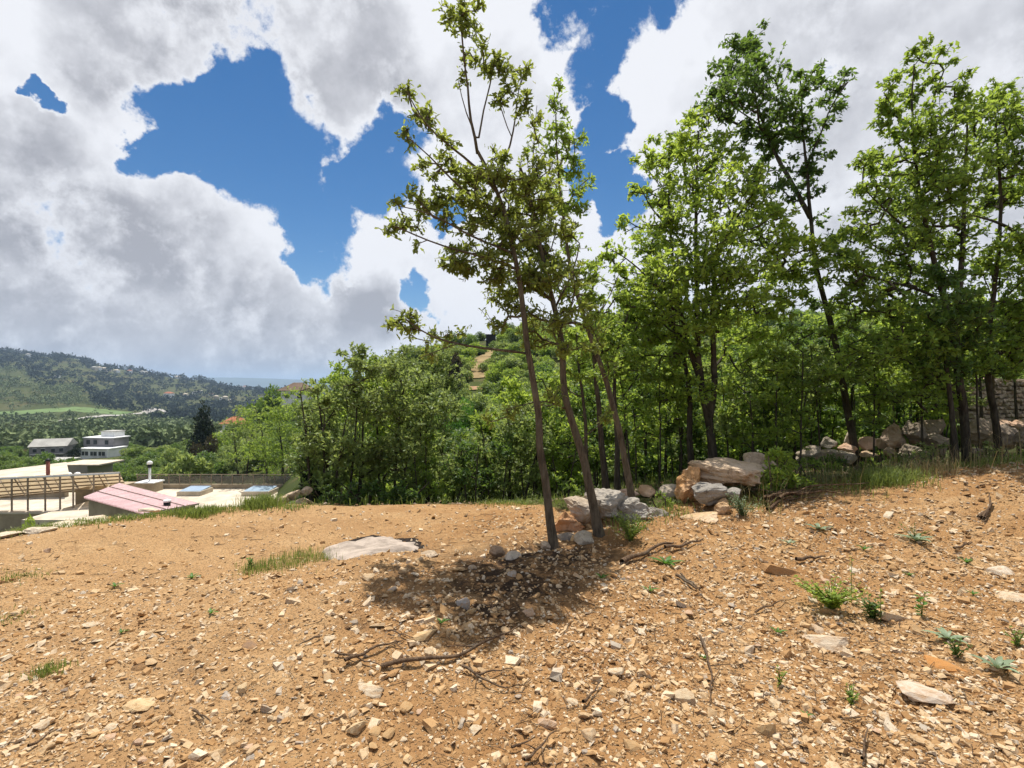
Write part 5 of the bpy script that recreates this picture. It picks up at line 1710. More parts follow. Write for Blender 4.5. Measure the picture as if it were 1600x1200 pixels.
def rocks():
    boulder('largest pale boulder with flat sloping top, centre right under the oaks', 1128, 738, 130, 52, 6.7, 1, (0.42, 0.335, 0.25), tilt=.10, cuts=22, rough=.15, sub=5)
    boulder('orange broken end of rock below the left of the largest boulder', 1080, 757, 54, 62, 6.4, 2, (0.42, 0.25, 0.11), cuts=14, rough=.24, sub=5)
    boulder('sloping pale boulder behind the right end of the largest one', 1195, 738, 80, 56, 7.1, 3, (0.40, 0.33, 0.27), tilt=.25)
    boulder('small knobbly pale rock on top of the sloping boulder', 1172, 716, 26, 26, 7.2, 4, TAN)
    boulder('dark grey wedge boulder leaning in front of the largest boulder', 1112, 776, 58, 48, 6.1, 5, (0.235, 0.235, 0.235), tilt=-.3)
    boulder('small grey stone right of the dark grey wedge boulder', 1146, 770, 26, 22, 6.1, 6, (.27, .27, .27), sub=3)
    boulder('upright orange-tan chunk beside the dark grey wedge boulder', 1126, 796, 34, 40, 5.9, 7, (.43, .30, .17), tilt=.4)
    boulder('long low tan slab at the foot of the boulders', 1098, 812, 66, 22, 5.75, 8, (.44, .33, .21), tilt=-.2)
    boulder('grey weathered outcrop, left lump with rounded top', 950, 795, 80, 60, 5.9, 9, (.31, .30, .285), rough=.16, sub=5)
    boulder('grey weathered outcrop, right craggy lump', 985, 806, 66, 58, 5.8, 10, (.29, .285, .275), rough=.18, sub=5)
    boulder('grey weathered outcrop, low right shoulder', 1020, 812, 62, 40, 5.9, 11, (.28, .27, .255), rough=.16)
    boulder('tan-topped overhanging boulder left of the grey outcrop', 912, 795, 66, 44, 5.75, 12, (.36, .31, .255), tilt=.15)
    boulder('rusty orange block under the overhanging boulder', 890, 818, 46, 44, 5.55, 13, (.34, .185, .085), cuts=8)
    boulder('round grey stone between the two front trunks', 914, 846, 36, 32, 5.15, 14, (.36, .33, .28), sub=3)
    boulder('dark small boulder behind the first front trunk', 886, 842, 40, 30, 5.3, 15, (.22, .20, .18), sub=3)
    boulder('pale stone at the foot of the first front trunk', 852, 852, 20, 14, 5.0, 16, TAN, sub=3)
    boulder('pinkish rock in the gap behind the grey outcrop', 985, 772, 40, 16, 7.0, 17, PINK, sub=3)
    boulder('pale orange rock left of the largest boulder', 1014, 768, 30, 20, 7.0, 18, (.44, .31, .2), sub=3)
    boulder('whitish rock touching the left end of the largest boulder', 1042, 770, 36, 30, 6.9, 19, (.42, .38, .33), sub=3)
    boulder('grey stone on the soil bank behind the ash patch, left', 668, 870, 34, 20, 4.62, 20, (.36, .30, .23), sub=3)
    boulder('pale grey rock at the edge of the dark humus', 798, 871, 34, 20, 4.62, 21, (.42, .38, .33), sub=3)
    boulder('brown rock in the dark humus, left of the pale grey one', 776, 862, 28, 20, 4.75, 22, (.26, .19, .13), sub=3)
    boulder('tan rock right of the round grey stone', 1040, 835, 38, 18, 5.4, 23, (.45, .34, .21), sub=3)
    boulder('flat tan rock in front of the low grass by the outcrop', 1030, 822, 34, 16, 5.65, 24, (.42, .32, .2), sub=3)
    # rock rows on the right, tones darkened to paint in the wood's shade
    spec = [(1262, 706, 44, 34, 8.9, GREY, 'striped grey rock right of the bright shrub'), (1296, 690, 28, 20, 9.4, (.27, .27, .26), 'small grey rock left of the tall dark trunk, at the back'),
            (1298, 708, 34, 22, 9.0, (.38, .36, .33), 'pale rock left of the tall dark trunk'), (1322, 712, 34, 22, 8.8, (.36, .345, .32), 'grey-white rock touching the tall dark trunk'),
            (1326, 698, 36, 18, 9.2, PINK, 'pinkish slab behind the tall dark trunk'), (1327, 684, 14, 24, 9.5, (.48, .46, .43), 'upright white rock left beside the tall dark trunk'),
            (1356, 692, 30, 26, 9.2, (.46, .36, .31), 'pink flat-topped slab right of the tall dark trunk'), (1355, 708, 34, 14, 9.0, TAN, 'low pale slab under the pink flat-topped one'),
            (1378, 690, 28, 20, 9.3, (.40, .34, .30), 'pale pink rock between slab and thin sapling'), (1392, 705, 24, 22, 8.9, GREY, 'small grey rock at the foot of the thin sapling'),
            (1400, 678, 40, 40, 9.0, (.37, .31, .27), 'pale-edged block at the left of the stacked rocks'), (1428, 676, 50, 44, 8.9, (.235, .22, .21), 'large dark block in the middle of the stacked rocks'),
            (1425, 705, 60, 28, 8.6, (.25, .235, .22), 'low dark rock at the foot of the stacked rocks'), (1458, 668, 46, 34, 9.3, (.24, .215, .19), 'brown-grey rock atop the stack left of the right trunks'),
            (1462, 695, 44, 40, 8.8, (.25, .235, .22), 'grey rock close left of the right trunks'), (1535, 675, 60, 48, 8.9, (.28, .255, .23), 'big grey-brown boulder right of the close pair of trunks'),
            (1572, 682, 50, 44, 8.6, (.26, .24, .225), 'grey boulder second from the right edge'), (1606, 680, 50, 50, 8.4, (.27, .255, .24), 'grey boulder at the right picture edge'),
            (1520, 705, 44, 26, 8.2, (.24, .225, .21), 'low dark rock in the grass behind the right trunks'), (1595, 660, 36, 20, 9.2, PINK, 'pinkish rock on top at the right edge'),
            (1560, 662, 36, 18, 9.3, (.42, .32, .26), 'reddish flat rock under the retaining wall'), (1660, 690, 60, 60, 8.2, GREY, 'grey boulder just past the right edge')]
    for i, (u, v, w, h, Y, c, lab) in enumerate(spec):
        boulder(lab, u, v + 2, w * .98, h * .98, Y, 60 + i, (c[0] * .92, c[1] * .86, c[2] * .78), tilt=(i % 5 - 2) * .08, sub=3 if w < 36 else 4, group='rocks piled along the wood edge', cuts=13)
    # rubble at the left end of the thicket
    for i, (u, v, w, h, Y, lab) in enumerate([(455, 774, 30, 18, 8.1, 'long pale rock of the rubble left of the thicket'), (470, 786, 30, 16, 7.9, 'lower tan rock of the rubble left of the thicket'),
                                              (440, 784, 26, 16, 8.0, 'left small rock of the rubble by the thicket'), (478, 768, 24, 16, 8.2, 'right pale rock of the rubble by the thicket')]):
        boulder(lab, u, v, w, h, Y, 120 + i, (.40, .33, .25), tilt=-.25, sub=3)
    # rock slabs along the clearing's left edge
    for i, (u, v, w, h) in enumerate([(8, 836, 50, 12), (55, 828, 56, 12), (105, 818, 54, 10), (150, 810, 50, 9), (195, 803, 44, 8), (235, 797, 36, 8)]):
        g = grd(u, v + 3)
        boulder(['first', 'second', 'third', 'fourth', 'fifth', 'sixth'][i] + ' flat pale edge stone from the left along the clearing rim', u, v, w, h, float(g[1]), 140 + i, (.47, .42, .34), sub=3, group='edge stones of the clearing', name='edge_stone')


rocks()


def stone_wall(name, label, A, B, height, thick, rows, bl, seed, cols):
    R = np.random.default_rng(seed)
    A, B = np.array(A, float), np.array(B, float)
    L = np.linalg.norm((B - A)[:2]); ang = math.atan2(B[1] - A[1], B[0] - A[0])
    root = empty(name, tuple(A), ang); tag(root, label, 'wall')
    MB().box((L / 2, thick / 2 + .06, height / 2 - .2), (L, thick, height + .3)).build('core', M['mortar'], root)
    shapes = []
    for s in range(6):
        v, f = rock_np(400 + s, 1, 0, .0)
        v = np.sign(v) * np.abs(v) ** 0.45
        v += np.random.default_rng(s).normal(size=v.shape) * .09
        v = v / np.abs(v).max(axis=0)
        me = mesh_np('stone_block', v, f); me.materials.append(M['masonry']); shapes.append(me)
    z = 0; hrow = height / rows
    for r in range(rows):
        x = -R.uniform(0, bl * .5)
        while x < L:
            w = bl * R.uniform(.6, 1.5)
            o = obj('stone_block', shapes[int(R.integers(6))], None, root, (x + w / 2, R.uniform(-.03, .03), z + hrow / 2))
            o.scale = (w * .5, .12, hrow * R.uniform(.42, .62)); o.rotation_euler = (0, R.normal() * .14, 0); o.location.z += R.normal() * hrow * .14
            c = np.array(cols[int(R.integers(len(cols)))]) * R.uniform(.8, 1.15)
            o.color = (*c, 1)
            x += w
        z += hrow
    return root


stone_wall('stone_wall', 'masonry retaining wall of tan stones at the far right behind the oaks', P(1515, 660, 14.5), P(1690, 660, 15.5), 1.25, .5, 11, .17, 5, [(.44, .34, .24), (.50, .38, .27), (.38, .29, .21), (.52, .36, .25)])
stone_wall('stone_wall', 'small patch of weathered stone wall glimpsed between the middle trunks', P(895, 722, 18), P(975, 722, 19), 1.1, .4, 6, .3, 6, [(.30, .235, .20), (.34, .27, .22)])

# ------------------------------------------------------------------ ash patch


def ash():
    root = empty('ash_patch', tuple(grd(585, 862))); tag(root, 'round whitish ash patch with black scorched rim on the sandy terrace', 'ash patch')
    o = np.array(root.location)
    c = grd(582, 858); rx, ry = .43, .50
    for nm, k, mat, lift in [('scorched_rim', 1.12, 'char', .006), ('ash_bed', 1.0, 'ash', .014)]:
        nr, na = 14, 120
        v, f = [], []
        for i in range(nr + 1):
            for j in range(na):
                a = j / na * 2 * math.pi
                wob = 1 + .16 * float(fbm(np.array([[math.cos(a) * 1.3 + k * 5, math.sin(a) * 1.3, k]]), 5, .65, 77)[0])
                q = i / nr * k * wob
                x, y = c[0] + math.cos(a) * rx * q, c[1] + math.sin(a) * ry * q + (.05 if nm == 'scorched_rim' else 0)
                v.append((x, y))
        v = np.array(v)
        rad = np.repeat(np.arange(nr + 1) / nr, na)
        z = H(v[:, 0], v[:, 1]) + lift - .03 * smooth01(rad, .9, 1.0) + (.022 * (1 - rad ** 2) if nm == 'ash_bed' else 0) + .004 * fbm(np.column_stack([v * 9, v[:, 0] * 0]), 3)
        vv = np.column_stack([v, z]) - o
        i = np.arange(nr)[:, None] * na; j = np.arange(na)[None, :]; j2 = (j + 1) % na
        f = np.stack([i + j, i + na + j, i + na + j2, i + j2], -1).reshape(-1, 4)
        obj(nm, mesh_np(nm, vv, f, True), M[mat], root)
    #MB().tube([(-.05, .12, .03), (-.02, .12, .09), (.03, .12, .10), (.05, .13, .03)], [.02, .035, .035, .02], 6).build('charred_lump', M['char'], root, True)


ash()

# ------------------------------------------------------------------ loose stones and gravel


def gravel():
    R = np.random.default_rng(91)
    n = 122000
    y = np.exp(R.uniform(math.log(1.25), math.log(7.9), n))
    x = R.uniform(-1, 1, n); x = np.sign(x) * np.abs(x) * (y * 1.05 + .6)
    far = R.random(n) < .22
    x = np.where(far, np.sign(x) * (np.abs(y * 1.05 + .6) + R.random(n) ** 1.5 * 4.5), x)
    # thin out on the sandy terrace and at the far left
    edge = np.interp(x, [-9, -5.8, -3.9, -1.5, 0, 1.2, 2.3, 3.2, 4.6, 6.5, 9], [3.5, 5.8, 7.2, 7.7, 7.6, 6.0, 6.2, 6.5, 6.9, 6.7, 7.0])
    keep = y < edge + R.uniform(-.2, .1, n)
    sandy = smooth01(y, 3.2, 5.0) * (1 - smooth01(x, -.6, .4))
    keep &= R.random(n) > sandy * 0.72
    keep &= R.random(n) > .40 * (1 - smooth01(x, -2.2, -.4)) * smooth01(y, 2.0, 3.0)
    hx, hy = 800 + x / y * FPX, 600 + EYE / y * FPX
    hm = np.exp(-((hx - 800) / 130) ** 2 - ((hy - 905) / 55) ** 2)
    keep &= R.random(n) > .72 * hm
    patch = fbm(np.stack([x * .8, y * .8, x * 0], 1), 3, .5, 9)
    keep &= R.random(n) < np.clip(.86 + .7 * patch, .28, 1)
    keep &= R.random(n) > .35 * np.clip(ruts(x, y), 0, 1)
    # not on the ash patch
    c = grd(582, 858)
    keep &= ((x - c[0]) / .47) ** 2 + ((y - c[1] - .04) / .52) ** 2 > np.where(y < c[1] - .12, R.uniform(.1, 1.0, n), R.uniform(.72, 1.0, n)) * np.where(R.random(n) < .04, 0, 1)
    x, y = x[keep], y[keep]; n = len(x)
    s = np.exp(R.normal(math.log(.0066), .50, n)) * (0.62 + .13 * y)
    s = np.clip(s, .003, .030)
    z = H(x, y)
    t = np.array([[-1, -1, -1], [1, -1, -1], [1, 1, -1], [-1, 1, -1], [-1, -1, 1], [1, -1, 1], [1, 1, 1], [-1, 1, 1]], float)
    F = np.array([[4, 5, 6, 7], [0, 1, 5, 4], [1, 2, 6, 5], [2, 3, 7, 6], [3, 0, 4, 7]])
    v = t[None] * (1 + R.normal(size=(n, 8, 3)) * .30)
    v[:, 4:, :2] *= R.uniform(.45, .95, (n, 1, 1))
    v *= np.stack([R.uniform(.7, 1.4, n), R.uniform(.6, 1.1, n), R.uniform(.22, .6, n)], 1)[:, None, :]
    a = R.uniform(0, 6.28, n); ca, sa = np.cos(a)[:, None], np.sin(a)[:, None]
    vx = v[..., 0] * ca - v[..., 1] * sa; vy = v[..., 0] * sa + v[..., 1] * ca
    tx, ty = R.normal(size=(n, 1)) * .3, R.normal(size=(n, 1)) * .3
    vz = v[..., 2] + tx * vx + ty * vy
    V = np.stack([vx, vy, vz], -1) * s[:, None, None] + np.stack([x, y, z + s * .22], 1)[:, None, :]
    f = (F[None] + (np.arange(n) * 8)[:, None, None]).reshape(-1, 4)
    o = obj('gravel', mesh_np('gravel', V.reshape(-1, 3), f), M['gravel'])
    tag(o, 'fine angular limestone gravel strewn over the orange soil', 'gravel', None, 'stuff')


gravel()


def stones():
    R = np.random.default_rng(95)
    shapes = []
    for s in range(8):
        v, f = rock_np(300 + s, 2, 15, .05, .30, .75)
        v = v / np.abs(v).max(axis=0)
        me = mesh_np('stone', v, f); me.materials.append(M['stone']); shapes.append(me)
    pal = [(.48, .345, .20), (.54, .42, .27), (.44, .29, .145), (.57, .47, .33), (.36, .21, .095), (.38, .33, .27), (.50, .35, .24)]

    def put(u, v, wpx, hpx, col, label, group, si=None, flat=None):
        g = grd(u, v)
        if g[1] > 8.4: return
        sx = wpx / FPX * g[1] / 2
        sz = hpx / FPX * g[1] / 2 if hpx else sx * R.uniform(.28, .55)
        o = obj('stone', shapes[int(R.integers(8)) if si is None else si], None, None, (g[0], g[1], g[2] + sz * (.35 if group else .05)), R.uniform(0, 6.28) if si is None else 0)
        o.scale = (sx, sx * R.uniform(.65, .95), sz)
        tl = .12 if group else .03
        o.rotation_euler[0] = R.normal() * tl; o.rotation_euler[1] = R.normal() * tl
        o.color = (*col, 1)
        tag(o, label, 'stone', group)
    for i, (u, v, w, h, c, lab) in enumerate([
            (1225, 895, 66, 26, (.42, .245, .115), 'large rounded orange stone half sunk left of the weeds'),
            (1472, 1040, 60, 16, (.47, .22, .07), 'flat rust-orange stone in front of the woolly rosettes'),
            (1060, 1095, 50, 30, (.52, .41, .27), 'sharp pale stone, largest in the right foreground'),
            (1170, 1018, 24, 20, (.55, .46, .34), 'angular white-tan stone right of the upright twig'),
            (1200, 1145, 32, 30, (.48, .33, .17), 'tan lump stone near the bottom, right of centre'),
            (858, 1132, 40, 26, (.50, .36, .25), 'broad pinkish stone at the bottom centre'),
            (925, 1150, 36, 28, (.50, .37, .23), 'blocky tan stone right of the broad pinkish one'),
            (220, 1042, 30, 22, (.20, .12, .06), 'dark brown clod on the left foreground soil'),
            (420, 1112, 26, 22, (.40, .33, .25), 'grey-tan stone with dark hollow beneath, lower left'),
            (352, 1090, 24, 18, (.45, .40, .34), 'pale grey stone left of the hollow one'),
            (375, 1078, 24, 18, (.55, .42, .25), 'cream stone just behind the pale grey one'),
            (556, 1140, 30, 24, (.58, .45, .27), 'cream chip left of the bottom centre'),
            (1290, 1008, 90, 30, (.55, .45, .33), 'wide whitish rock slab in front of the weeds'),
            (1445, 1080, 90, 24, (.57, .48, .38), 'wide white-pink rock slab at lower right'),
            (1570, 895, 60, 24, (.57, .49, .38), 'white rock slab at the right edge'),
            (1580, 932, 60, 26, (.55, .44, .31), 'tan-white rock slab below the white one at the right edge'),
            (1400, 968, 48, 24, (.54, .45, .32), 'pale rock behind the dark weed base'),
            (1280, 985, 30, 14, (.50, .38, .26), 'thin tan stone between slab and weeds'),
            (720, 945, 30, 18, (.34, .31, .28), 'grey stone in the dark humus, front'),
            (735, 958, 22, 14, (.48, .34, .18), 'tan stone beside the grey humus stone'),
            (800, 900, 20, 18, (.46, .41, .35), 'upright pale stone in the dark humus, right'),
            (740, 888, 18, 14, (.48, .40, .30), 'pale stone in the dark humus, left'),
            (580, 903, 30, 16, (.50, .38, .24), 'tan stone on the bank below the ash patch'),
            (535, 912, 24, 10, (.50, .42, .32), 'flat pale stone left on the bank below the ash patch'),
            (460, 942, 28, 14, (.55, .43, .29), 'flat cream stone left of the bank'),
            (390, 1010, 40, 10, (.25, .16, .10), 'dark flat clod left of the long stick'),
            (550, 975, 20, 12, (.30, .26, .21), 'dark grey chip left of centre'),
            (660, 995, 44, 16, (.55, .40, .22), 'pale sandy rock patch behind the long stick'),
            (580, 1078, 60, 14, (.55, .45, .32), 'long cream slab flush with the soil, left of centre'),
            (225, 1100, 60, 12, (.56, .42, .24), 'long yellowish slab flush with the soil, lower left')]):
        put(u, v, w, h, c, lab, None, i % 8)
    names = ['tan', 'cream', 'ochre', 'whitish', 'rust-brown', 'greyish', 'pinkish']

    def pick(u, v):
        k = int(R.choice(7, p=[.25, .2, .2, .12, .12, .04, .07]))
        area = ('at the very bottom of the picture' if v > 1090 else 'on the upper slope' if v < 920 else 'in the middle foreground') + (
            ', left part' if u < 530 else ', centre part' if u < 1060 else ', right part')
        return pal[k], names[k] + ' loose limestone piece ' + area, 'loose stones on the bare soil'
    n = 0
    while n < 240:
        v = 800 + 400 * R.random() ** 0.75
        u = R.uniform(-40, 1640)
        if v < 850 and u < 950: continue
        if u < 520 and v < 930 and R.random() < .8: continue
        if v < np.interp(u, [900, 1150, 1340, 1600], [850, 800, 790, 745]) and u > 900: continue
        w = (10 + 16 * R.random() ** 2) * (0.6 + (v - 780) / 520)
        put(u, v, w, None, *pick(u, v))
        n += 1


stones()

# ------------------------------------------------------------------ sticks


def stick(label, pts, wpx, mat='stick', lift=0.010, rise=None, group='dead sticks on the soil', twigs=0, seed=0, name='stick'):
    R = np.random.default_rng(seed + 500)
    p = np.array([grd(u, v) for u, v in pts])
    q, t = resample(p, .04)
    q[:, 2] = H(q[:, 0], q[:, 1])
    r = wpx / FPX * float(np.mean(p[:, 1])) / 2
    q = smooth_line(q, 3)
    q[:, :2] += .008 * np.stack([fbm(q * 9, 2, .5, seed), fbm(q * 9 + 7, 2, .5, seed)], 1)
    q[:, 2] += r * .9 + lift + .015 * np.abs(np.sin(t * 7 + seed))
    b = q[0].copy()
    rad = r * (1.1 - .75 * t)
    vv, f = tube_np(q - b, rad, 6)
    root = empty(name, tuple(b))
    me = mesh_np('stem', vv, f, True)
    obj('stem', me, M[mat], root)
    for k in range(twigs):
        i = int(len(q) * R.uniform(.25, .85)); d = R.normal(size=3) * np.array([1, 1, .25]); d /= np.linalg.norm(d)
        L = r * R.uniform(8, 22)
        tp = np.array([q[i] - b, q[i] - b + d * L * .5 + [0, 0, .005], q[i] - b + d * L])
        MB().tube(tp, [rad[i] * .6, rad[i] * .45, rad[i] * .2], 5).build('twig', M[mat], root, True)
    tag(root, label, 'stick', group)


def sticks():
    L = [('long curved stick lying across the centre foreground', [(596, 1046), (640, 1038), (690, 1036), (730, 1026), (770, 1006), (812, 984)], 6.5, 2),
         ('dark stick with fork left of the long curved one', [(538, 1040), (575, 1024), (600, 1012), (628, 1010)], 5.5, 1),
         ('thin twig crossing the left end of the long stick', [(524, 1026), (560, 1036), (600, 1048)], 3.5, 0),
         ('thin twig above the long curved stick', [(606, 990), (630, 1000), (650, 1004)], 3, 0),
         ('curved twig in front of the long stick', [(722, 1048), (748, 1064), (780, 1080), (812, 1078)], 4.5, 1),
         ('short straight twig branching above the curved twig', [(742, 1060), (770, 1058), (802, 1052)], 3.5, 0),
         ('thick stick on the soil in front of the outcrop, right', [(972, 884), (1000, 874), (1025, 862), (1052, 854)], 8, 0),
         ('stick continuing right of the thick one', [(1040, 860), (1075, 856), (1100, 848)], 5.5, 1),
         ('dark stub stick right of the rounded orange stone', [(1243, 880), (1268, 877), (1290, 875)], 6, 0),
         ('upright-lying thin twig in the centre right foreground', [(1094, 998), (1102, 1020), (1111, 1050), (1108, 1104)], 4, 1),
         ('paired short dark twig behind the foreground twig', [(1058, 904), (1074, 914), (1092, 928)], 5, 0),
         ('thin twig beside the paired dark one', [(1064, 902), (1086, 918), (1098, 932)], 3, 0),
         ('forked twig at the bottom right of centre', [(820, 1196), (845, 1172), (866, 1150), (874, 1148)], 4.5, 2),
         ('straight twig left of the bottom forked one', [(800, 1176), (820, 1168), (836, 1160)], 4, 0),
         ('leaning dark twig near the bottom right stones', [(912, 1106), (922, 1092), (938, 1076)], 5, 0),
         ('small stick near the right grass', [(1535, 815), (1545, 800), (1552, 790)], 6, 1),
         ('bent stick at the far right slope', [(1530, 812), (1548, 796), (1546, 776)], 4.5, 0),
         ('dark twig on the right slope below the grass', [(1490, 862), (1505, 858), (1520, 853)], 4, 0),
         ('thin twig in the lower left foreground', [(300, 1118), (318, 1126), (330, 1132)], 4.5, 0),
         ('thin twig in the left middle soil', [(500, 1000), (480, 1008), (466, 1016)], 3.5, 0),
         ('dark twig near the bottom left corner', [(40, 1176), (60, 1166), (76, 1154)], 4.5, 0),
         ('twig by the bottom right border', [(1350, 1196), (1354, 1170), (1356, 1146)], 4.5, 0),
         ('twig right of the weeds on bare soil', [(1180, 960), (1215, 948), (1240, 940)], 3, 1)]
    for i, (lab, pts, w, tw) in enumerate(L): stick(lab, pts, w, twigs=tw, seed=i)
    # cut branches heaped by the shrub
    R = np.random.default_rng(8)
    heap = ['lowest', 'longest', 'darkest', 'leftmost', 'arched', 'thin upper', 'short front', 'rightmost', 'thin crossing']
    for k in range(9):
        u0 = 1195 + R.uniform(-8, 25); v0 = 796 + R.uniform(-12, 4)
        u1 = u0 + R.uniform(60, 140); v1 = 776 + R.uniform(-6, 8)
        stick(heap[k] + ' cut branch in the heap by the bright shrub', [(u0, v0), (u0 + (u1 - u0) * .3, v0 + (v1 - v0) * .75), (u0 + (u1 - u0) * .65, v1 + 1), (u1, v1)], R.uniform(3, 5), lift=.01 + .012 * k, seed=40 + k, twigs=1, group='cut branches heaped by the shrub', name='cut_branch')
    # the fallen twig litter too fine to count
    n = 2600
    y = np.exp(R.uniform(math.log(1.5), math.log(7), n)); x = R.uniform(-1.05, 1.05, n) * (y + .3)
    k = smooth01(x + .35 * (y - 3), -1.4, 1.2) * .7 + .3
    keep = R.random(n) < k
    x, y = x[keep], y[keep]; z = H(x, y)
    mb = MBfast()
    for i in range(len(x)):
        a = R.uniform(0, 6.28); l = R.uniform(.02, .09); r = R.uniform(.0008, .0022) * (.7 + y[i] * .14)
        d = np.array([math.cos(a), math.sin(a), R.normal() * .12])
        p0 = np.array([x[i], y[i], z[i] + .008])
        v, f = tube_np(np.array([p0 - d * l, p0 + np.array([R.normal() * .2 * l, R.normal() * .2 * l, .003]), p0 + d * l]), np.array([r, r, r * .6]), 4)
        mb.add(v, f)
    o = obj('twig_litter', mb.mesh('twig_litter', np.zeros(3)), M['stick'])
    tag(o, 'fine broken twig litter scattered on the soil', 'litter', None, 'stuff')


sticks()

# ------------------------------------------------------------------ grass and weeds


def blades(pos, h, w, R, lean=.35):
    n = len(pos)
    a = R.uniform(0, 6.28, n)
    d = np.stack([np.cos(a), np.sin(a), np.zeros(n)], 1)
    b = np.stack([-np.sin(a), np.cos(a), np.zeros(n)], 1)
    ln = R.uniform(.1, 1, n)[:, None] * lean
    hh = (h * R.uniform(.45, 1.15, n))[:, None]
    up = np.array([0, 0, 1.0])
    p0 = pos; p1 = pos + up * hh * .6 + d * hh * ln * .4; p2 = pos + up * hh * (1 - ln * .35) + d * hh * ln * 1.2
    ww = (w * R.uniform(.6, 1.3, n))[:, None]
    v = np.stack([p0 - b * ww, p0 + b * ww, p1 + b * ww * .8, p1 - b * ww * .8, p2], 1).reshape(-1, 3)
    i = (np.arange(n) * 5)[:, None]
    return v, i + np.array([[0, 1, 2, 3]]), i + np.array([[3, 2, 4]])


def grass(name, label, spots, R, h, w, mat='grass', kind=None, group=None, cat='grass', lean=.4):
    """spots: list of (u, v, ru(px), depth radius m, count)"""
    P0 = []
    for (u, v, ru, dr, n) in spots:
        g = grd(u, v)
        q = R.normal(size=(n, 2)) * .55
        x = g[0] + q[:, 0] * ru / FPX * g[1]; y = g[1] + q[:, 1] * dr
        P0.append(np.stack([x, y, H(x, y) - .005], 1))
    P0 = np.vstack(P0)
    b = P0[0].copy()
    v, f4, f3 = blades(P0, np.full(len(P0), h), w, R, lean)
    o = obj(name, mesh_np(name, v - b, [f4, f3]), M[mat], None, tuple(b))
    tag(o, label, cat, group, kind)
    return o


def rosette(label, u, v, size, n, mat, R, group=None, up=.35, name='rosette_weed'):
    g = grd(u, v)
    root = empty(name, tuple(g)); tag(root, label, 'weed', group)
    L = size / FPX * g[1]
    for k in range(n):
        a = k * 2.4 + R.uniform(-.3, .3); q = 1 - .55 * k / n
        d = np.array([math.cos(a), math.sin(a), 0]); b = np.array([-d[1], d[0], 0])
        el = up + .9 * k / n
        vs, fs = [], []
        for j, t in enumerate((0, .25, .5, .75, 1.0)):
            wd = L * q * .115 * math.sin(math.pi * (0.12 + .88 * t)) + .001
            c = d * L * q * t * math.cos(el * (1 - .4 * t)) + np.array([0, 0, L * q * t * math.sin(el * (1 - .6 * t)) + .004])
            vs += [c - b * wd + [0, 0, wd * .35], c, c + b * wd + [0, 0, wd * .35]]
        for j in range(4):
            for s in (0, 1): fs.append((3 * j + s, 3 * j + s + 1, 3 * j + s + 4, 3 * j + s + 3))
        MB().add(vs, fs).build('leaf', M[mat], root, True)


def leafy_weed(label, u, v, h, w, n, leaf, mat, R, stems=6, name='leafy_weed', group=None):
    g = grd(u, v)
    Hh, W = h / FPX * g[1], w / FPX * g[1] / 2
    root = empty(name, tuple(g)); tag(root, label, 'weed', group)
    sb = MBfast(); pos, dr = [], []
    for s in range(stems):
        a = R.uniform(0, 6.28); q = R.uniform(.1, 1)
        tip = np.array([math.cos(a) * W * q, math.sin(a) * W * q * .8, Hh * R.uniform(.55, 1)])
        p = np.array([[0, 0, -.01], tip * [.35, .35, .5], tip])
        vv, f = tube_np(p, np.array([.004, .003, .0015]), 4); sb.add(vv, f)
        for t in np.linspace(.15, 1, max(3, n // stems)):
            c = (1 - t) ** 2 * p[0] + 2 * t * (1 - t) * p[1] + t * t * p[2]
            pos.append(c); dr.append(np.array([R.normal(), R.normal(), .25]))
    obj('stems', sb.mesh('stems', np.zeros(3)), M['grass'], root)
    pos, dr = np.array(pos), np.array(dr)
    vv, f = leaves_np(pos, dr, R.normal(size=pos.shape) * .35 + np.array([0, 0, 1]), leaf * R.uniform(.6, 1.2, len(pos)), LEAF_OVAL)
    obj('foliage', mesh_np('foliage', vv, f), M[mat], root)


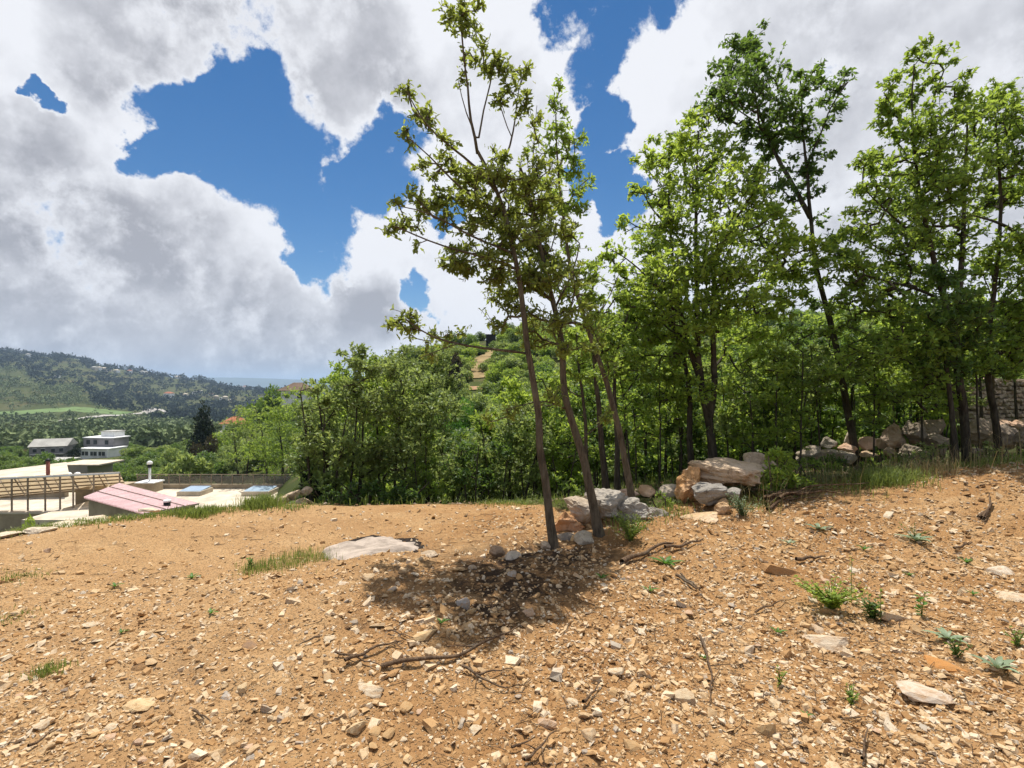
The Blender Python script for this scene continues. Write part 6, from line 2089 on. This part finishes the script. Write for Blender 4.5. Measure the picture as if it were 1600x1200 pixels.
def plants():
    R = np.random.default_rng(101)
    grass('grass_tuft', 'largest grass tuft on the sandy terrace left of the ash patch', [(440, 884, 52, .28, 620), (475, 870, 38, .25, 340), (400, 892, 22, .15, 160), (500, 876, 30, .2, 120)], R, .085, .0020, cat='grass')
    grass('grass_tuft', 'small dark green grass tuft in the left foreground', [(76, 1050, 22, .07, 260)], R, .06, .0020, cat='grass', kind='stuff')
    grass('grass_tuft', 'flat grass patch at the left picture edge, upper', [(25, 902, 40, .18, 380)], R, .035, .0022, cat='grass', kind='stuff')
    grass('grass_tuft', 'flat grass patch at the left picture edge, lower', [(20, 965, 30, .10, 200)], R, .03, .0020, cat='grass')
    grass('grass_tuft', 'bushy grass clump on the terrace rim left of the thicket', [(410, 792, 26, .3, 900), (385, 790, 24, .3, 500)], R, .20, .004, cat='grass')
    grass('grass_tuft', 'grass clump on the rim in front of the roof terrace', [(318, 803, 24, .25, 500), (300, 806, 30, .2, 300)], R, .12, .004, cat='grass')
    grass('grass_tuft', 'tall arching grass clump below the tall dark oak', [(1385, 752, 36, .4, 1000), (1360, 756, 20, .3, 400)], R, .22, .003, cat='grass', lean=1.0, kind='stuff')
    grass('grass_tuft', 'thin dry grass clump left of the right trunks', [(1440, 742, 36, .4, 400)], R, .26, .0026, 'straw', cat='grass', lean=.8, kind='stuff')
    grass('rim_grass', 'green grass growing along the rim of the clearing', [(u, np.interp(u, [0, 100, 300, 400, 600, 780, 860], [838, 822, 800, 794, 790, 788, 790]), 26, .30, 260) for u in range(20, 480, 44)] +
          [(u, 787, 30, .40, 300) for u in range(500, 900, 34)], R, .075, .0035, kind='stuff', lean=.8)
    grass('wood_floor_grass', 'rank grass on the floor of the wood edge', [(u, v, 34, .35, 170) for u, v in [(1170, 790), (1230, 772), (1290, 758), (1330, 765), (1410, 748), (1480, 735), (1540, 728), (1590, 722), (1260, 765), (980, 822), (1050, 800)]], R, .15, .0035, kind='stuff', lean=.9)
    grass('dry_stalks', 'dry straw stalks standing among the right-hand rocks', [(u, v, 50, .6, 60) for u, v in [(1300, 760), (1400, 742), (1460, 738), (1530, 728), (1580, 722), (1200, 790)]], R, .50, .0022, 'straw', 'stuff', lean=.6)
    grass('brush_grass', 'pale ragged dry grass half hiding the right-hand rocks', [(u, v, 40, .3, 260) for u, v in [(1290, 752), (1350, 748), (1400, 738), (1450, 732), (1500, 726), (1550, 718), (1600, 712)]], R, .20, .0022, 'brush', 'stuff', lean=1.0)
    n = 9000
    x = R.uniform(-4.5, 7.5, n); y = R.uniform(7.6, 13.0, n)
    edge = np.interp(x, [-5, -3.9, -1.5, 0, 1.2, 2.3, 3.2, 4.6, 6.5, 9], [7.2, 7.4, 7.9, 7.9, 7.2, 7.3, 7.4, 7.6, 7.6, 8])
    k = (y > edge) & (fbm(np.stack([x, y, 0 * x], 1) * 1.3, 2) > -.25)
    p0 = np.stack([x, y, H(x, y) - .01], 1)[k]
    v, f4, f3 = blades(p0, R.uniform(.06, .28, len(p0)), .004, R, .8)
    o = obj('undergrowth', mesh_np('undergrowth', v, [f4, f3]), M['grass']); tag(o, 'rough grass and seedlings under the trees', 'grass', None, 'stuff')
    n = 7000
    x = R.uniform(-4.5, 8, n); y = R.uniform(6.4, 13.0, n)
    k = y > np.interp(x, [-5, -3.9, -1.5, 0, 1.2, 2.3, 3.2, 4.6, 6.5, 9], [7.2, 7.4, 7.9, 7.9, 6.2, 6.3, 6.5, 6.9, 6.8, 7.0])
    p0 = np.stack([x, y, H(x, y) + .012], 1)[k]
    v, f = leaves_np(p0, R.normal(size=p0.shape) * [1, 1, .2], R.normal(size=p0.shape) * .35 + np.array([0, 0, 1]), R.uniform(.04, .10, len(p0)), LEAF_OVAL)
    o = obj('leaf_litter', mesh_np('leaf_litter', v, f), M['litter']); tag(o, 'brown fallen leaves on the wood floor', 'litter', None, 'stuff')
    # small weeds
    rosette('woolly grey-green rosette at the right, under the tall weed', 1480, 1000, 36, 11, 'weed_grey', R)
    rosette('big woolly rosette at the right picture edge', 1558, 1048, 42, 10, 'weed_grey', R, up=.6)
    rosette('small woolly rosette on the upper right slope', 1280, 828, 26, 8, 'weed_grey', R)
    rosette('flat rosette on the right slope below the long grass', 1432, 846, 34, 8, 'weed_grey', R)
    rosette('small green rosette right of the thick stick', 1040, 882, 32, 9, 'leaf_bright', R)
    rosette('small green rosette left of the woolly upper one', 1232, 850, 18, 7, 'weed_grey', R)
    leafy_weed('bushy yellow-green weed clump in the right foreground', 1300, 952, 44, 116, 700, .034, 'leaf_light', R, 46)
    leafy_weed('dark low weed at the base of the tall stalk weed', 1364, 968, 36, 60, 220, .036, 'leaf_dark', R, 16)
    leafy_weed('tall single stalk weed right of the bushy weed clump', 1376, 972, 80, 14, 26, .030, 'leaf_oak', R, 1)
    leafy_weed('tall thin stalk behind the bushy weed clump', 1330, 940, 78, 12, 24, .026, 'leaf_oak', R, 1)
    leafy_weed('upright green weed right of the tall stalk', 1440, 965, 46, 24, 26, .045, 'leaf_bright', R, 2)
    leafy_weed('small dark weed in front of the woolly rosette', 1495, 1026, 34, 44, 60, .030, 'leaf_dark', R, 6)
    leafy_weed('small weed in the right foreground centre', 1218, 1072, 30, 30, 30, .024, 'leaf_oak', R, 4)
    leafy_weed('sparse low weed at the lower right', 1330, 1100, 26, 60, 60, .024, 'leaf_oak', R, 9)
    leafy_weed('fine green weed on the right slope top', 1430, 842, 22, 50, 60, .02, 'leaf_bright', R, 8)
    leafy_weed('small weed at the right picture edge', 1590, 1010, 30, 44, 40, .03, 'leaf_oak', R, 6)
    leafy_weed('low green weed by the grey outcrop foot', 985, 846, 44, 80, 600, .028, 'leaf_oak', R, 30)
    leafy_weed('grey-green weed left of the branch heap', 1160, 806, 34, 70, 420, .028, 'weed_grey', R, 26)
    leafy_weed('weed left of the large grass tuft', 392, 890, 18, 24, 60, .03, 'leaf_bright', R, 6)
    for i, (u, v) in enumerate([(1100, 1030), (1215, 990), (1420, 900), (1350, 860), (1510, 880), (1015, 925), (940, 905), (1260, 1120), (690, 975), (330, 960), (180, 918), (190, 990), (300, 905), (1520, 930)]):
        rosette('tiny green sprout growing singly on the stony soil', u, v, R.uniform(10, 18), 6, 'leaf_bright', R, 'tiny sprouts on the soil', .7, 'sprout')
    # shrubs at the wood edge
    auto_tree('shrub', 'bright sunlit green shrub between big boulder and tall dark oak', 1215, 6.55, 700, 770, 40, M['leaf_light'], M['bark'], R, ncl=10, dens=1500, leaf=.055, per=6, stems=3, r=.012, clumps=[(1212, 718, 20, 1), (1230, 728, 20, 1), (1202, 740, 22, 1), (1222, 750, 24, 1), (1242, 750, 18, 1), (1195, 760, 18, 1)])
    auto_tree('shrub', 'fine-leaved grey-green shrub in front of the stacked rocks', 1440, 7.4, 690, 740, 40, M['leaf_thicket'], M['bark'], R, ncl=8, dens=1500, leaf=.035, per=6, stems=3, r=.008, clumps=[(1440, 712, 18, 1), (1460, 718, 16, 1), (1420, 722, 16, 1), (1445, 732, 18, 1)])
    auto_tree('shrub', 'low shrub growing through the grey outcrop', 1040, 6.3, 760, 810, 30, M['leaf_oak'], M['bark'], R, ncl=8, dens=1500, leaf=.035, per=6, stems=3, r=.008, clumps=[(1035, 780, 14, 1), (1052, 788, 14, 1), (1025, 795, 12, 1), (1045, 802, 14, 1)])
    auto_tree('shrub', 'leafy seedling shrub left of the tall dark oak foot', 1275, 7.6, 715, 760, 30, M['leaf_oak'], M['bark'], R, ncl=8, dens=1500, leaf=.045, per=6, stems=3, r=.008, clumps=[(1265, 728, 16, 1), (1285, 735, 16, 1), (1300, 728, 14, 1), (1270, 748, 16, 1)])
    for u, Y, cl, mat, lf, lab in [(1380, 8.2, [(1375, 715, 14), (1395, 722, 14), (1360, 728, 12)], 'leaf_oak', .04, 'ragged green shrub below the pale pink rock'),
                                   (1475, 8.0, [(1465, 705, 14), (1480, 712, 14), (1450, 700, 12)], 'leaf_thicket', .035, 'ragged shrub against the left side of the right trunks'),
                                   (1545, 7.8, [(1540, 705, 14), (1560, 708, 14), (1525, 712, 12)], 'leaf_thicket', .035, 'pale ragged shrub below the big grey-brown boulder'),
                                   (1590, 7.6, [(1585, 712, 14), (1605, 705, 14)], 'leaf_oak', .04, 'shrub at the right edge below the grey boulder'),
                                   (1300, 8.3, [(1290, 718, 14), (1312, 724, 14), (1275, 722, 12)], 'leaf_dark', .045, 'dark shrub below the pale rocks left of the tall oak'),
                                   (1420, 8.2, [(1412, 712, 13), (1432, 716, 13)], 'leaf_oak', .035, 'small shrub below the large dark block')]:
        auto_tree('shrub', lab, u, Y, 0, 0, 30, M[mat], M['bark'], R, dens=1500, leaf=lf, per=6, stems=3, r=.007, clumps=[c + (1,) for c in cl])
    # leafy litter plants under the thicket
    auto_tree('shrub', 'leafy shrub by the rubble at the thicket left foot', 520, 8.2, 755, 795, 40, M['leaf_dark'], M['bark'], R, dens=1500, leaf=.05, per=6, stems=3, r=.01, clumps=[(510, 775, 16, 1), (530, 780, 16, 1), (545, 770, 16, 1)])


plants()

# ------------------------------------------------------------------ air


def haze():
    m, nt, out = new_mat('haze_air')
    v = nt.nodes.new('ShaderNodeVolumePrincipled')
    v.inputs['Color'].default_value = (0.55, 0.74, 1.0, 1)
    v.inputs['Density'].default_value = 0.00012
    v.inputs['Anisotropy'].default_value = 0.2
    nt.links.new(v.outputs[0], out.inputs['Volume'])
    o = MB().box((0, 0, 55), (70000, 70000, 460)).build('haze', m)
    tag(o, 'pale blue air haze over the valley', None, None, 'stuff')


haze()
